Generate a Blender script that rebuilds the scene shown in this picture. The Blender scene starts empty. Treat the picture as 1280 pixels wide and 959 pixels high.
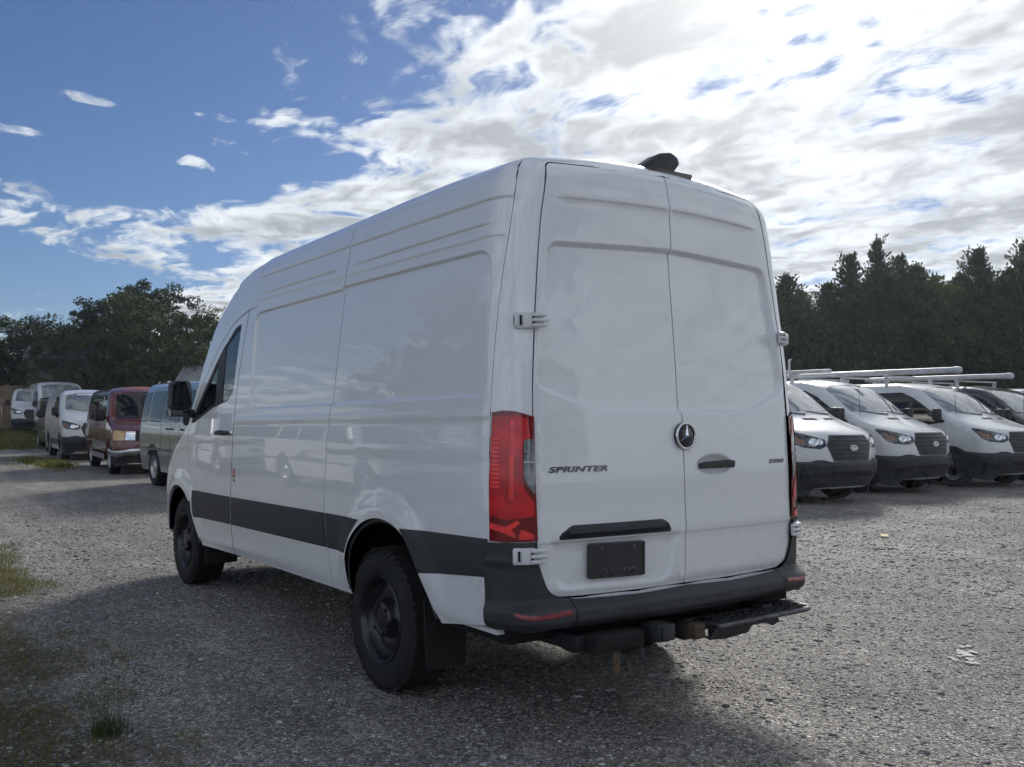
import bpy, bmesh, math, random
import numpy as np
from mathutils import Matrix, Vector
from mathutils.geometry import delaunay_2d_cdt
random.seed(7)
RNG = np.random.default_rng(11)
R_ = math.radians
scene = bpy.context.scene
COL = scene.collection

# ------------------------------------------------------------------ camera
cam_d = bpy.data.cameras.new('camera')
cam_d.sensor_width = 36.0
cam_d.lens = 36.0 * 1166.855 / 1280.0
cam_d.clip_start = 0.05
cam_d.clip_end = 3000.0
cam = bpy.data.objects.new('camera', cam_d)
COL.objects.link(cam)
CAM = Vector((-3.20367, 3.21311, 1.46592))
_f = Vector((0.822165, -0.568414, 0.030823)); _r = Vector((-0.568766, -0.822493, 0.003329)); _u = Vector((-0.023459, 0.020268, 0.999519))
cam.matrix_world = Matrix(((_r.x, _u.x, -_f.x, CAM.x), (_r.y, _u.y, -_f.y, CAM.y), (_r.z, _u.z, -_f.z, CAM.z), (0, 0, 0, 1)))
scene.camera = cam

# ------------------------------------------------------------------ sun, sky
SUN_AZ, SUN_EL = R_(-50.0), R_(27.5)          # azimuth from +x towards +y
SUN_DIR = Vector((math.cos(SUN_EL) * math.cos(SUN_AZ), math.cos(SUN_EL) * math.sin(SUN_AZ), math.sin(SUN_EL)))
SKY_STRENGTH = 0.038
sun_d = bpy.data.lights.new('sun', 'SUN')
sun_d.energy = 2.0
sun_d.angle = R_(12.0)
sun_d.color = (1.0, 0.965, 0.91)
sun = bpy.data.objects.new('sun', sun_d)
COL.objects.link(sun)
sun.rotation_euler = SUN_DIR.to_track_quat('Z', 'Y').to_euler()
sun.location = (0, 0, 30)

scene.view_settings.view_transform = 'Standard'
scene.view_settings.look = 'None'
scene.view_settings.exposure = 0.60
scene.view_settings.gamma = 1.0
scene.view_settings.use_curve_mapping = False
scene.cycles.max_bounces = 5
scene.cycles.diffuse_bounces = 3
scene.cycles.use_adaptive_sampling = True
scene.cycles.adaptive_threshold = 0.035
scene.cycles.adaptive_min_samples = 12
scene.cycles.glossy_bounces = 3
scene.cycles.transparent_max_bounces = 12
scene.cycles.use_denoising = True
try:
    scene.cycles.denoiser = 'OPENIMAGEDENOISE'
except Exception:
    pass


class NT:
    """tiny helper round a node tree"""
    def __init__(s, tree):
        s.t = tree; s.n = tree.nodes; s.l = tree.links
    def node(s, kind, **kw):
        n = s.n.new(kind)
        for k, v in kw.items():
            setattr(n, k, v)
        return n
    def put(s, sock, v):
        if isinstance(v, bpy.types.NodeSocket):
            s.l.new(v, sock)
        elif v is not None:
            if sock.type == 'RGBA' and not isinstance(v, (int, float)) and len(v) == 3:
                v = (v[0], v[1], v[2], 1)
            sock.default_value = v
    def math(s, op, a, b=None, c=None, clamp=False):
        n = s.node('ShaderNodeMath', operation=op, use_clamp=clamp)
        for i, v in enumerate((a, b, c)):
            if v is not None: s.put(n.inputs[i], v)
        return n.outputs[0]
    def vmath(s, op, a, b=None, out=0):
        n = s.node('ShaderNodeVectorMath', operation=op)
        s.put(n.inputs[0], a)
        if b is not None: s.put(n.inputs[1], b)
        return n.outputs[out]
    def mix(s, f, a, b):
        n = s.node('ShaderNodeMix', data_type='RGBA')
        s.put(n.inputs[0], f); s.put(n.inputs[6], a); s.put(n.inputs[7], b)
        return n.outputs[2]
    def ss(s, v, a, b, lo=0.0, hi=1.0):
        n = s.node('ShaderNodeMapRange', interpolation_type='SMOOTHSTEP')
        for i, q in enumerate((v, a, b, lo, hi)): s.put(n.inputs[i], q)
        return n.outputs[0]
    def noise(s, vec, scale, detail=3.0, rough=0.5, dist=0.0, out=0):
        n = s.node('ShaderNodeTexNoise')
        s.put(n.inputs['Vector'], vec); n.inputs['Scale'].default_value = scale
        n.inputs['Detail'].default_value = detail; n.inputs['Roughness'].default_value = rough
        n.inputs['Distortion'].default_value = dist
        return n.outputs[out]
    def voro(s, vec, scale, feature='F1', out='Distance', rnd=1.0):
        n = s.node('ShaderNodeTexVoronoi', feature=feature)
        s.put(n.inputs['Vector'], vec); n.inputs['Scale'].default_value = scale
        n.inputs['Randomness'].default_value = rnd
        return n.outputs[out]


def build_world():
    w = bpy.data.worlds.new('World'); scene.world = w; w.use_nodes = True
    w.cycles.sampling_method = 'MANUAL'; w.cycles.sample_map_resolution = 512
    t = NT(w.node_tree); t.n.clear()
    out = t.node('ShaderNodeOutputWorld'); bg = t.node('ShaderNodeBackground')
    bg.inputs['Strength'].default_value = SKY_STRENGTH
    sky = t.node('ShaderNodeTexSky', sky_type='NISHITA')
    sky.sun_disc = False
    sky.sun_elevation = SUN_EL
    sky.sun_rotation = math.pi / 2 - SUN_AZ
    sky.air_density = 1.0; sky.dust_density = 0.25; sky.ozone_density = 4.5
    d = t.vmath('NORMALIZE', t.node('ShaderNodeTexCoord').outputs['Generated'])
    sep = t.node('ShaderNodeSeparateXYZ'); t.l.new(d, sep.inputs[0])
    zz = t.math('ADD', t.math('MAXIMUM', sep.outputs[2], 0.0), 0.08)
    u = t.math('DIVIDE', sep.outputs[0], zz); v = t.math('DIVIDE', sep.outputs[1], zz)
    cmb = t.node('ShaderNodeCombineXYZ'); t.l.new(u, cmb.inputs[0]); t.l.new(v, cmb.inputs[1])
    P = cmb.outputs[0]
    warp = t.vmath('SCALE', t.vmath('SUBTRACT', t.noise(P, 1.5, 3, .6, out=1), (.5, .5, .5)), None)
    warp.node.inputs['Scale'].default_value = 0.42
    Pw = t.vmath('ADD', P, warp)

    def blob(c, rad, ang):
        mp = t.node('ShaderNodeMapping', vector_type='TEXTURE')
        t.l.new(Pw, mp.inputs[0])
        mp.inputs['Location'].default_value = (c[0], c[1], 0)
        mp.inputs['Rotation'].default_value = (0, 0, ang)
        mp.inputs['Scale'].default_value = (rad[0], rad[1], 1)
        return t.ss(t.vmath('LENGTH', mp.outputs[0], out='Value'), 1.25, .35)
    # broken cloud over most of the sky, thickened out of view as fill light, with one large clear hole, streaks of cloud crossing the hole
    big = t.math('MULTIPLY', t.math('SUBTRACT', t.noise(P, .8, 1, .5), .5), 1.1)
    hole = t.math('MAXIMUM', blob((4.0, .35), (3.3, 1.75), R_(4)), blob((-3.6, -2.4), (2.3, 2.3), 0))
    bank = t.ss(t.math('ADD', t.math('MULTIPLY', v, -1.0), big), .62, 1.45)
    cover = t.math('MAXIMUM', t.math('MULTIPLY', bank, 1.12), t.math('MULTIPLY', t.math('ADD', t.math('MULTIPLY', big, .5), .80), t.math('SUBTRACT', 1.0, hole), clamp=True))
    for c, rad, ang in (((2.47, -1.10), (.20, .60), R_(22)), ((3.90, -.78), (.46, 1.25), R_(48)), ((2.86, -.28), (.07, .25), R_(12)),
                        ((2.49, -.43), (.06, .09), 0), ((2.86, -.80), (.06, .13), R_(20)), ((2.45, -.72), (.07, .12), R_(20))):
        cover = t.math('MAXIMUM', cover, t.math('MULTIPLY', blob(c, rad, ang), .80))
    st = t.node('ShaderNodeMapping'); t.l.new(Pw, st.inputs[0])
    st.inputs['Rotation'].default_value = (0, 0, R_(-38)); st.inputs['Scale'].default_value = (1.0, 1.6, 1)
    n1 = t.noise(st.outputs[0], 2.4, 4, .6)
    n2 = t.noise(st.outputs[0], 9.5, 3, .65)
    n = t.math('ADD', t.math('MULTIPLY', n1, .66), t.math('MULTIPLY', n2, .34))
    thr = t.math('SUBTRACT', .76, t.math('MULTIPLY', cover, .37))
    ex = t.math('SUBTRACT', n, thr)
    dens = t.ss(ex, -.03, .14)
    thick = t.ss(t.math('ADD', ex, t.math('MULTIPLY', t.math('SUBTRACT', t.noise(Pw, 2.6, 3, .62), .5), .85)), .0, .34)
    cs = t.vmath('DOT_PRODUCT', d, tuple(SUN_DIR), out='Value')
    cs = t.math('MAXIMUM', cs, 0.0)
    glow = t.math('ADD', t.math('MULTIPLY', t.math('POWER', cs, 8.0), .10), t.math('MULTIPLY', t.math('POWER', cs, 60.0), .42))
    glow = t.math('ADD', glow, t.math('MULTIPLY', t.math('POWER', cs, 1200.0), 8.0))
    K = 1.0 / SKY_STRENGTH
    # unseen clouds opposite the sun boosted as fill; those towards it show shaded undersides
    front = t.ss(t.vmath('DOT_PRODUCT', d, tuple(SUN_DIR), out='Value'), .25, -.6)
    def lit(base, k):
        a_ = t.vmath('SCALE', tuple(c * K for c in base)); t.put(a_.node.inputs['Scale'], t.math('ADD', k, t.math('MULTIPLY', front, .50)))
        g_ = t.vmath('SCALE', tuple(c * K for c in (.78, .765, .72))); t.put(g_.node.inputs['Scale'], glow)
        return t.vmath('ADD', a_, g_)
    bright = lit((.60, .635, .665), 1.0)
    grey = lit((.29, .312, .335), .92)
    thick = t.math('MULTIPLY', thick, t.math('SUBTRACT', 1.0, t.math('MULTIPLY', front, .65)))
    ccol = t.mix(thick, bright, grey)
    blue = t.vmath('MULTIPLY', sky.outputs[0], (.93, 1.0, 1.19))
    t.put(bg.inputs['Color'], t.mix(t.math('MULTIPLY', dens, .96), blue, ccol))
    t.l.new(bg.outputs[0], out.inputs[0])
build_world()


# ------------------------------------------------------------------ materials
MATS = {}
def mat(name, col, rough=.5, metal=0.0, spec=.5, coat=0.0, var=0.0, vscale=8.0, bump=0.0, bscale=60.0, dirt=0.0, alpha=None, trans=0.0, emit=None, coat_rough=.03):
    if name in MATS: return MATS[name]
    m = bpy.data.materials.new(name); m.use_nodes = True
    t = NT(m.node_tree); b = t.n['Principled BSDF']
    tc = t.node('ShaderNodeTexCoord').outputs['Object']
    b.inputs['Roughness'].default_value = rough; b.inputs['Metallic'].default_value = metal
    b.inputs['Specular IOR Level'].default_value = spec
    b.inputs['Coat Weight'].default_value = coat; b.inputs['Coat IOR'].default_value = 1.5 if coat < .95 else 1.58; b.inputs['Coat Roughness'].default_value = coat_rough
    b.inputs['Transmission Weight'].default_value = trans
    c = (col[0], col[1], col[2], 1)
    if var > 0:
        k = t.noise(tc, vscale, 5, .6)
        f = t.ss(k, .3, .7, 1 - var, 1 + var)
        vm = t.vmath('SCALE', c[:3]); t.put(vm.node.inputs['Scale'], f)
        cs = vm
    else:
        cs = c
    if dirt > 0:
        # road film: thrown up from below, so it thins out with height, broken up by noise
        sp = t.node('ShaderNodeSeparateXYZ'); t.l.new(tc, sp.inputs[0])
        hgt = t.ss(t.math('ADD', sp.outputs[2], t.math('MULTIPLY', t.math('SUBTRACT', t.noise(tc, 3.0, 6, .65), .5), .9)), .2, 1.25, 1.0, .12)
        sp2 = t.ss(t.noise(tc, 26.0, 6, .7), .35, .8)
        f = t.math('MULTIPLY', t.math('MULTIPLY', hgt, sp2), dirt)
        cs = t.mix(f, cs, (.17, .155, .13))
        t.put(b.inputs['Roughness'], t.math('ADD', t.math('MULTIPLY', f, .4), rough))
        t.put(b.inputs['Coat Roughness'], t.math('ADD', t.math('MULTIPLY', f, .18), coat_rough))
    t.put(b.inputs['Base Color'], cs)
    if bump > 0:
        bn = t.node('ShaderNodeBump'); bn.inputs['Strength'].default_value = bump; bn.inputs['Distance'].default_value = .002
        t.put(bn.inputs['Height'], t.noise(tc, bscale, 4, .6)); t.l.new(bn.outputs[0], b.inputs['Normal'])
    if emit: b.inputs['Emission Color'].default_value = (*emit, 1); b.inputs['Emission Strength'].default_value = 1
    MATS[name] = m
    return m

def glass_mat(name, tint, gloss_rough=.0, see=.8):
    """thin car glass: fresnel mirror over a tinted clear pane"""
    if name in MATS: return MATS[name]
    m = bpy.data.materials.new(name); m.use_nodes = True
    t = NT(m.node_tree); t.n.clear()
    o = t.node('ShaderNodeOutputMaterial'); mx = t.node('ShaderNodeMixShader'); fr = t.node('ShaderNodeFresnel')
    fr.inputs['IOR'].default_value = 1.5
    tr = t.node('ShaderNodeBsdfTransparent'); tr.inputs[0].default_value = (*tint, 1)
    gl = t.node('ShaderNodeBsdfGlossy'); gl.inputs['Roughness'].default_value = gloss_rough
    tc = t.node('ShaderNodeTexCoord').outputs['Object']
    f = t.math('ADD', t.math('MULTIPLY', fr.outputs[0], 1.5), t.math('MULTIPLY', t.noise(tc, 9, 4, .6), .02), clamp=True)
    t.put(mx.inputs[0], f); t.l.new(tr.outputs[0], mx.inputs[1]); t.l.new(gl.outputs[0], mx.inputs[2])
    t.l.new(mx.outputs[0], o.inputs[0])
    MATS[name] = m
    return m

WHITE = mat('white_car_paint', (.83, .84, .855), rough=.30, coat=1.0, coat_rough=.010, dirt=.20)
BLACK_PLASTIC = mat('black_grained_plastic', (.030, .032, .036), rough=.52, var=.2, bump=.35, bscale=420, dirt=.10)
RUBBER = mat('tyre_rubber', (.012, .012, .012), rough=.75, var=.3, vscale=14, bump=.4, bscale=90)
GAP = mat('dark_seam_filler', (.006, .006, .007), rough=.9, var=.1)
RIM_BLACK = mat('black_steel_wheel', (.012, .012, .013), rough=.36, var=.2, coat=.3)
CHROME = mat('polished_chrome', (.78, .79, .8), rough=.12, metal=1.0, var=.05)
DARK_METAL = mat('dark_hitch_steel', (.018, .018, .02), rough=.55, var=.35, vscale=20)
RUST = mat('rusty_steel', (.085, .055, .035), rough=.8, var=.45, vscale=40, bump=.4)
UNDER = mat('underbody_black', (.009, .009, .009), rough=.85, var=.3)
WHITE_PLASTIC = mat('white_hinge_paint', (.70, .71, .72), rough=.35, coat=.4, var=.03)
GLASS = glass_mat('side_window_glass', (.55, .62, .62))
WGLASS = glass_mat('windscreen_glass', (.66, .74, .72))


# ------------------------------------------------------------------ objects and meshes
def tag(o, label=None, cat=None, group=None, kind=None):
    if label: o['label'] = label
    if cat: o['category'] = cat
    if group: o['group'] = group
    if kind: o['kind'] = kind
    return o

def empty(name, loc=(0, 0, 0), rot=(0, 0, 0), parent=None):
    o = bpy.data.objects.new(name, None); COL.objects.link(o)
    o.location = loc; o.rotation_euler = rot; o.parent = parent
    o.empty_display_size = .2
    return o

def copy_tree(o, parent=None):
    c = o.copy(); COL.objects.link(c); c.parent = parent
    for ch in [q for q in bpy.data.objects if q.parent == o]:
        copy_tree(ch, c)
    return c

def fast_mesh(name, V, polys=None, tris=None, quads=None):
    me = bpy.data.meshes.new(name)
    V = np.asarray(V, np.float32)
    me.vertices.add(len(V)); me.vertices.foreach_set('co', V.ravel())
    loops, starts, n = [], [], 0
    for arr in (tris, quads):
        if arr is not None and len(arr):
            arr = np.asarray(arr, np.int32); k = arr.shape[1]
            starts.append(n + np.arange(len(arr), dtype=np.int32) * k)
            loops.append(arr.ravel()); n += arr.size
    if polys:
        fl = np.fromiter((i for p in polys for i in p), np.int32); ln = np.array([len(p) for p in polys], np.int32)
        starts.append((n + np.concatenate([[0], np.cumsum(ln)[:-1]])).astype(np.int32)); loops.append(fl); n += len(fl)
    if n:
        loops = np.concatenate(loops); starts = np.concatenate(starts)
        me.loops.add(n); me.loops.foreach_set('vertex_index', loops)
        me.polygons.add(len(starts)); me.polygons.foreach_set('loop_start', starts)
    me.update(calc_edges=True); me.validate()
    return me

def link(name, me, m, parent=None, smooth=True, normals=None):
    o = bpy.data.objects.new(name, me); COL.objects.link(o); o.parent = parent
    if m is not None: me.materials.append(m)
    me.polygons.foreach_set('use_smooth', np.full(len(me.polygons), smooth))
    if normals is not None and len(normals) == len(me.vertices):
        me.normals_split_custom_set_from_vertices([tuple(q) for q in np.asarray(normals, float)])
    return o

class MB:
    """collects simple solids in one mesh"""
    def __init__(s): s.v = []; s.f = []
    def raw(s, V, F):
        k = len(s.v); s.v += [tuple(q) for q in V]; s.f += [tuple(i + k for i in f) for f in F]; return s
    def box(s, a, b, bevel=0.0, mtx=None):
        bm = bmesh.new(); bmesh.ops.create_cube(bm, size=1.0)
        c = [(a[i] + b[i]) / 2 for i in range(3)]; d = [abs(b[i] - a[i]) for i in range(3)]
        for v in bm.verts: v.co = Vector((c[0] + v.co.x * d[0], c[1] + v.co.y * d[1], c[2] + v.co.z * d[2]))
        if bevel > 0: bmesh.ops.bevel(bm, geom=list(bm.edges), offset=min(bevel, min(d) * .45), segments=2, profile=.6, affect='EDGES')
        return s.bm(bm, mtx)
    def bm(s, bm, mtx=None):
        bm.verts.index_update()
        V = [(mtx @ v.co if mtx else v.co.copy()) for v in bm.verts]
        s.raw(V, [[v.index for v in f.verts] for f in bm.faces]); bm.free(); return s
    def tube(s, pts, rad, n=10, caps=True, ry=None):
        pts = [Vector(p) for p in pts]; rads = rad if isinstance(rad, (list, tuple)) else [rad] * len(pts)
        V = []; F = []; ref = None
        for i, p in enumerate(pts):
            d = (pts[min(i + 1, len(pts) - 1)] - pts[max(i - 1, 0)]).normalized()
            if ref is None: ref = Vector((0, 0, 1)) if abs(d.z) < .9 else Vector((1, 0, 0))
            a = d.cross(ref).normalized(); b = a.cross(d).normalized(); ref = b
            for k in range(n):
                t = 2 * math.pi * k / n; V.append(p + a * (rads[i] * math.cos(t)) + b * (rads[i] * math.sin(t)))
        for i in range(len(pts) - 1):
            for k in range(n):
                F.append((i * n + k, i * n + (k + 1) % n, (i + 1) * n + (k + 1) % n, (i + 1) * n + k))
        if caps: F.append(tuple(range(n))[::-1]); F.append(tuple((len(pts) - 1) * n + k for k in range(n)))
        return s.raw(V, F)
    def lathe(s, prof, n=48, axis='y', c=(0, 0, 0), close=False):
        """profile of (radius, along) turned round an axis"""
        V = []; F = []; m = len(prof)
        for k in range(n):
            t = 2 * math.pi * k / n; ct, st = math.cos(t), math.sin(t)
            for r, a in prof:
                if axis == 'y': V.append((c[0] + r * ct, c[1] + a, c[2] + r * st))
                elif axis == 'x': V.append((c[0] + a, c[1] + r * ct, c[2] + r * st))
                else: V.append((c[0] + r * ct, c[1] + r * st, c[2] + a))
        for k in range(n):
            for i in range(m if close else m - 1):
                j = (i + 1) % m; k2 = (k + 1) % n
                F.append((k * m + i, k2 * m + i, k2 * m + j, k * m + j))
        return s.raw(V, F)
    def prism(s, poly, axis, a, b):
        """2-D outline extruded along an axis; outline order (u, v) = remaining axes in xyz order"""
        n = len(poly)
        def P(q, t):
            return {'x': (t, q[0], q[1]), 'y': (q[0], t, q[1]), 'z': (q[0], q[1], t)}[axis]
        V = [P(q, a) for q in poly] + [P(q, b) for q in poly]
        F = [tuple(range(n)), tuple(range(2 * n - 1, n - 1, -1))] + [(i, i + n, (i + 1) % n + n, (i + 1) % n) for i in range(n)]
        return s.raw(V, F)
    def build(s, name, m, parent=None, smooth=False, bevel=0.0, fixn=True):
        me = bpy.data.meshes.new(name); me.from_pydata(s.v, [], s.f)
        if fixn or bevel:
            bm = bmesh.new(); bm.from_mesh(me)
            bmesh.ops.recalc_face_normals(bm, faces=list(bm.faces))
            if bevel > 0:
                bmesh.ops.bevel(bm, geom=[e for e in bm.edges if len(e.link_faces) == 2 and e.calc_face_angle(0) > .5], offset=bevel, segments=2, profile=.6, affect='EDGES', clamp_overlap=True)
            bm.to_mesh(me); bm.free()
        me.update()
        o = link(name, me, m, parent, smooth)
        if smooth:
            try: me.set_sharp_from_angle(angle=R_(38))
            except Exception: pass
        return o

# ------------------------------------------------------------------ implicit shells and panels cut out of them
ip = np.interp
def sm(a, b, R):
    A = np.maximum(a + R, 0.0); B = np.maximum(b + R, 0.0)
    return np.where((A > 0) & (B > 0), np.sqrt(A * A + B * B) - R, np.maximum(a, b))

def march(F, o, d, tmax, n=14, nb=17):
    """first outward crossing along each ray"""
    o = np.asarray(o, float); d = np.asarray(d, float); N = len(o)
    lo = np.zeros(N); hi = np.full(N, float(tmax)); act = np.arange(N); tp = 0.0
    for i in range(1, n + 1):
        t = tmax * i / n; q = o[act] + d[act] * t
        out = F(q[:, 0], q[:, 1], q[:, 2]) > 0
        h = act[out]; lo[h] = tp; hi[h] = t
        act = act[~out]; tp = t
        if not len(act): break
    for _ in range(nb):
        m = .5 * (lo + hi); q = o + d * m[:, None]
        out = F(q[:, 0], q[:, 1], q[:, 2]) > 0
        hi = np.where(out, m, hi); lo = np.where(out, lo, m)
    # one secant step on the last bracket
    a = o + d * lo[:, None]; b = o + d * hi[:, None]
    fa = F(a[:, 0], a[:, 1], a[:, 2]); fb = F(b[:, 0], b[:, 1], b[:, 2]); den = fb - fa
    t = np.where(np.abs(den) > 1e-12, np.clip(-fa / np.where(np.abs(den) > 1e-12, den, 1), 0, 1), .5)
    return a + (b - a) * t[:, None]

class Tab:
    """profile table with its knots softened"""
    def __init__(s, x, y, sig=.04):
        g = np.arange(min(x) - .4, max(x) + .4, .004); v = np.interp(g, x, y)
        k = np.arange(-int(3 * sig / .004), int(3 * sig / .004) + 1); w = np.exp(-.5 * (k * .004 / sig) ** 2); w /= w.sum()
        p = len(k) // 2; s.g0 = g[0]; s.v = np.convolve(np.pad(v, p, mode='edge'), w, 'valid'); s.n = len(s.v)
    def __call__(s, z):
        t = np.clip((z - s.g0) / .004, 0, s.n - 1.001); i = t.astype(int); f = t - i
        return s.v[i] * (1 - f) + s.v[i + 1] * f

def map_side(F, sgn=1):
    def f(uv):
        uv = np.asarray(uv, float); n = len(uv)
        o = np.stack([uv[:, 0], np.zeros(n), uv[:, 1]], 1)
        return march(F, o, np.tile([0., sgn, 0.], (n, 1)), 1.3)
    return f
def map_ends(F, x0, sgn):
    def f(uv):
        uv = np.asarray(uv, float); n = len(uv)
        o = np.stack([np.full(n, x0), uv[:, 0], uv[:, 1]], 1)
        return march(F, o, np.tile([float(sgn), 0., 0.], (n, 1)), 3.0, 24)
    return f
def map_roof(F, zc):
    def f(uv):
        uv = np.asarray(uv, float); n = len(uv)
        o = np.stack([uv[:, 0], np.zeros(n), np.full(n, zc)], 1)
        d = np.stack([np.zeros(n), np.sin(uv[:, 1]), np.cos(uv[:, 1])], 1)
        return march(F, o, d, 1.6)
    return f
def map_polar(F, C):
    C = np.asarray(C, float)
    def f(uv):
        uv = np.asarray(uv, float); n = len(uv)
        d = np.stack([-np.cos(uv[:, 0]), np.sin(uv[:, 0]), uv[:, 1]], 1)
        d /= np.linalg.norm(d, axis=1, keepdims=True)
        return march(F, np.tile(C, (n, 1)), d, 2.6, 24)
    return f
def to_polar(P, C):
    P = np.asarray(P, float) - np.asarray(C, float)
    h = np.hypot(P[:, 0], P[:, 1])
    return np.stack([np.arctan2(P[:, 1], -P[:, 0]), P[:, 2] / h], 1)

def inside(poly, pts):
    poly = np.asarray(poly, float); x, y = pts[:, 0], pts[:, 1]
    c = np.zeros(len(pts), bool); j = len(poly) - 1
    for i in range(len(poly)):
        xi, yi = poly[i]; xj, yj = poly[j]
        if yi != yj:
            c ^= ((yi > y) != (yj > y)) & (x < (xj - xi) * (y - yi) / (yj - yi) + xi)
        j = i
    return c
def seg_dist(poly, pts, closed=True):
    poly = np.asarray(poly, float); n = len(poly); best = np.full(len(pts), 1e9)
    for i in range(n if closed else n - 1):
        a, b = poly[i], poly[(i + 1) % n]; ab = b - a; L = max((ab @ ab), 1e-12)
        t = np.clip(((pts - a) @ ab) / L, 0, 1); q = a + t[:, None] * ab
        best = np.minimum(best, np.hypot(pts[:, 0] - q[:, 0], pts[:, 1] - q[:, 1]))
    return best
def sdist(poly, pts):
    d = seg_dist(poly, pts); return np.where(inside(poly, pts), -d, d)
def sstep(x, a, b):
    t = np.clip((x - a) / (b - a), 0, 1); return t * t * (3 - 2 * t)

def resample(poly, step, closed=True):
    poly = [np.asarray(p, float) for p in poly]; out = []
    n = len(poly)
    for i in range(n if closed else n - 1):
        a, b = poly[i], poly[(i + 1) % n]; k = max(1, int(round(np.linalg.norm(b - a) / step)))
        for j in range(k): out.append(a + (b - a) * j / k)
    if not closed: out.append(poly[-1])
    return np.array(out)
def rounded(poly, rad, seg=5):
    """outline with rounded corners; rad a number or one per corner"""
    n = len(poly); out = []
    P = [np.asarray(p, float) for p in poly]
    for i in range(n):
        r = rad[i] if isinstance(rad, (list, tuple)) else rad
        a, b, c = P[i - 1], P[i], P[(i + 1) % n]
        u = a - b; v = c - b; lu, lv = np.linalg.norm(u), np.linalg.norm(v); u /= lu; v /= lv
        if r <= 0: out.append(b); continue
        ca = np.clip(u @ v, -1, 1); half = math.acos(ca) / 2
        t = min(r / max(math.tan(half), 1e-3), lu * .48, lv * .48)
        p0, p1 = b + u * t, b + v * t
        for k in range(seg + 1):
            s = k / seg; out.append((1 - s) ** 2 * p0 + 2 * s * (1 - s) * b + s * s * p1)
    return np.array(out)
def smooth_curve(pts, step=.02):
    """Catmull-Rom through points (open)"""
    P = np.asarray(pts, float); Q = np.vstack([2 * P[0] - P[1], P, 2 * P[-1] - P[-2]]); out = []
    for i in range(1, len(Q) - 2):
        k = max(1, int(np.linalg.norm(Q[i + 1] - Q[i]) / step))
        for j in range(k):
            t = j / k
            out.append(.5 * (2 * Q[i] + (Q[i + 1] - Q[i - 1]) * t + (2 * Q[i - 1] - 5 * Q[i] + 4 * Q[i + 1] - Q[i + 2]) * t * t + (-Q[i - 1] + 3 * Q[i] - 3 * Q[i + 1] + Q[i + 2]) * t ** 3))
    out.append(P[-1])
    return np.array(out)

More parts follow.
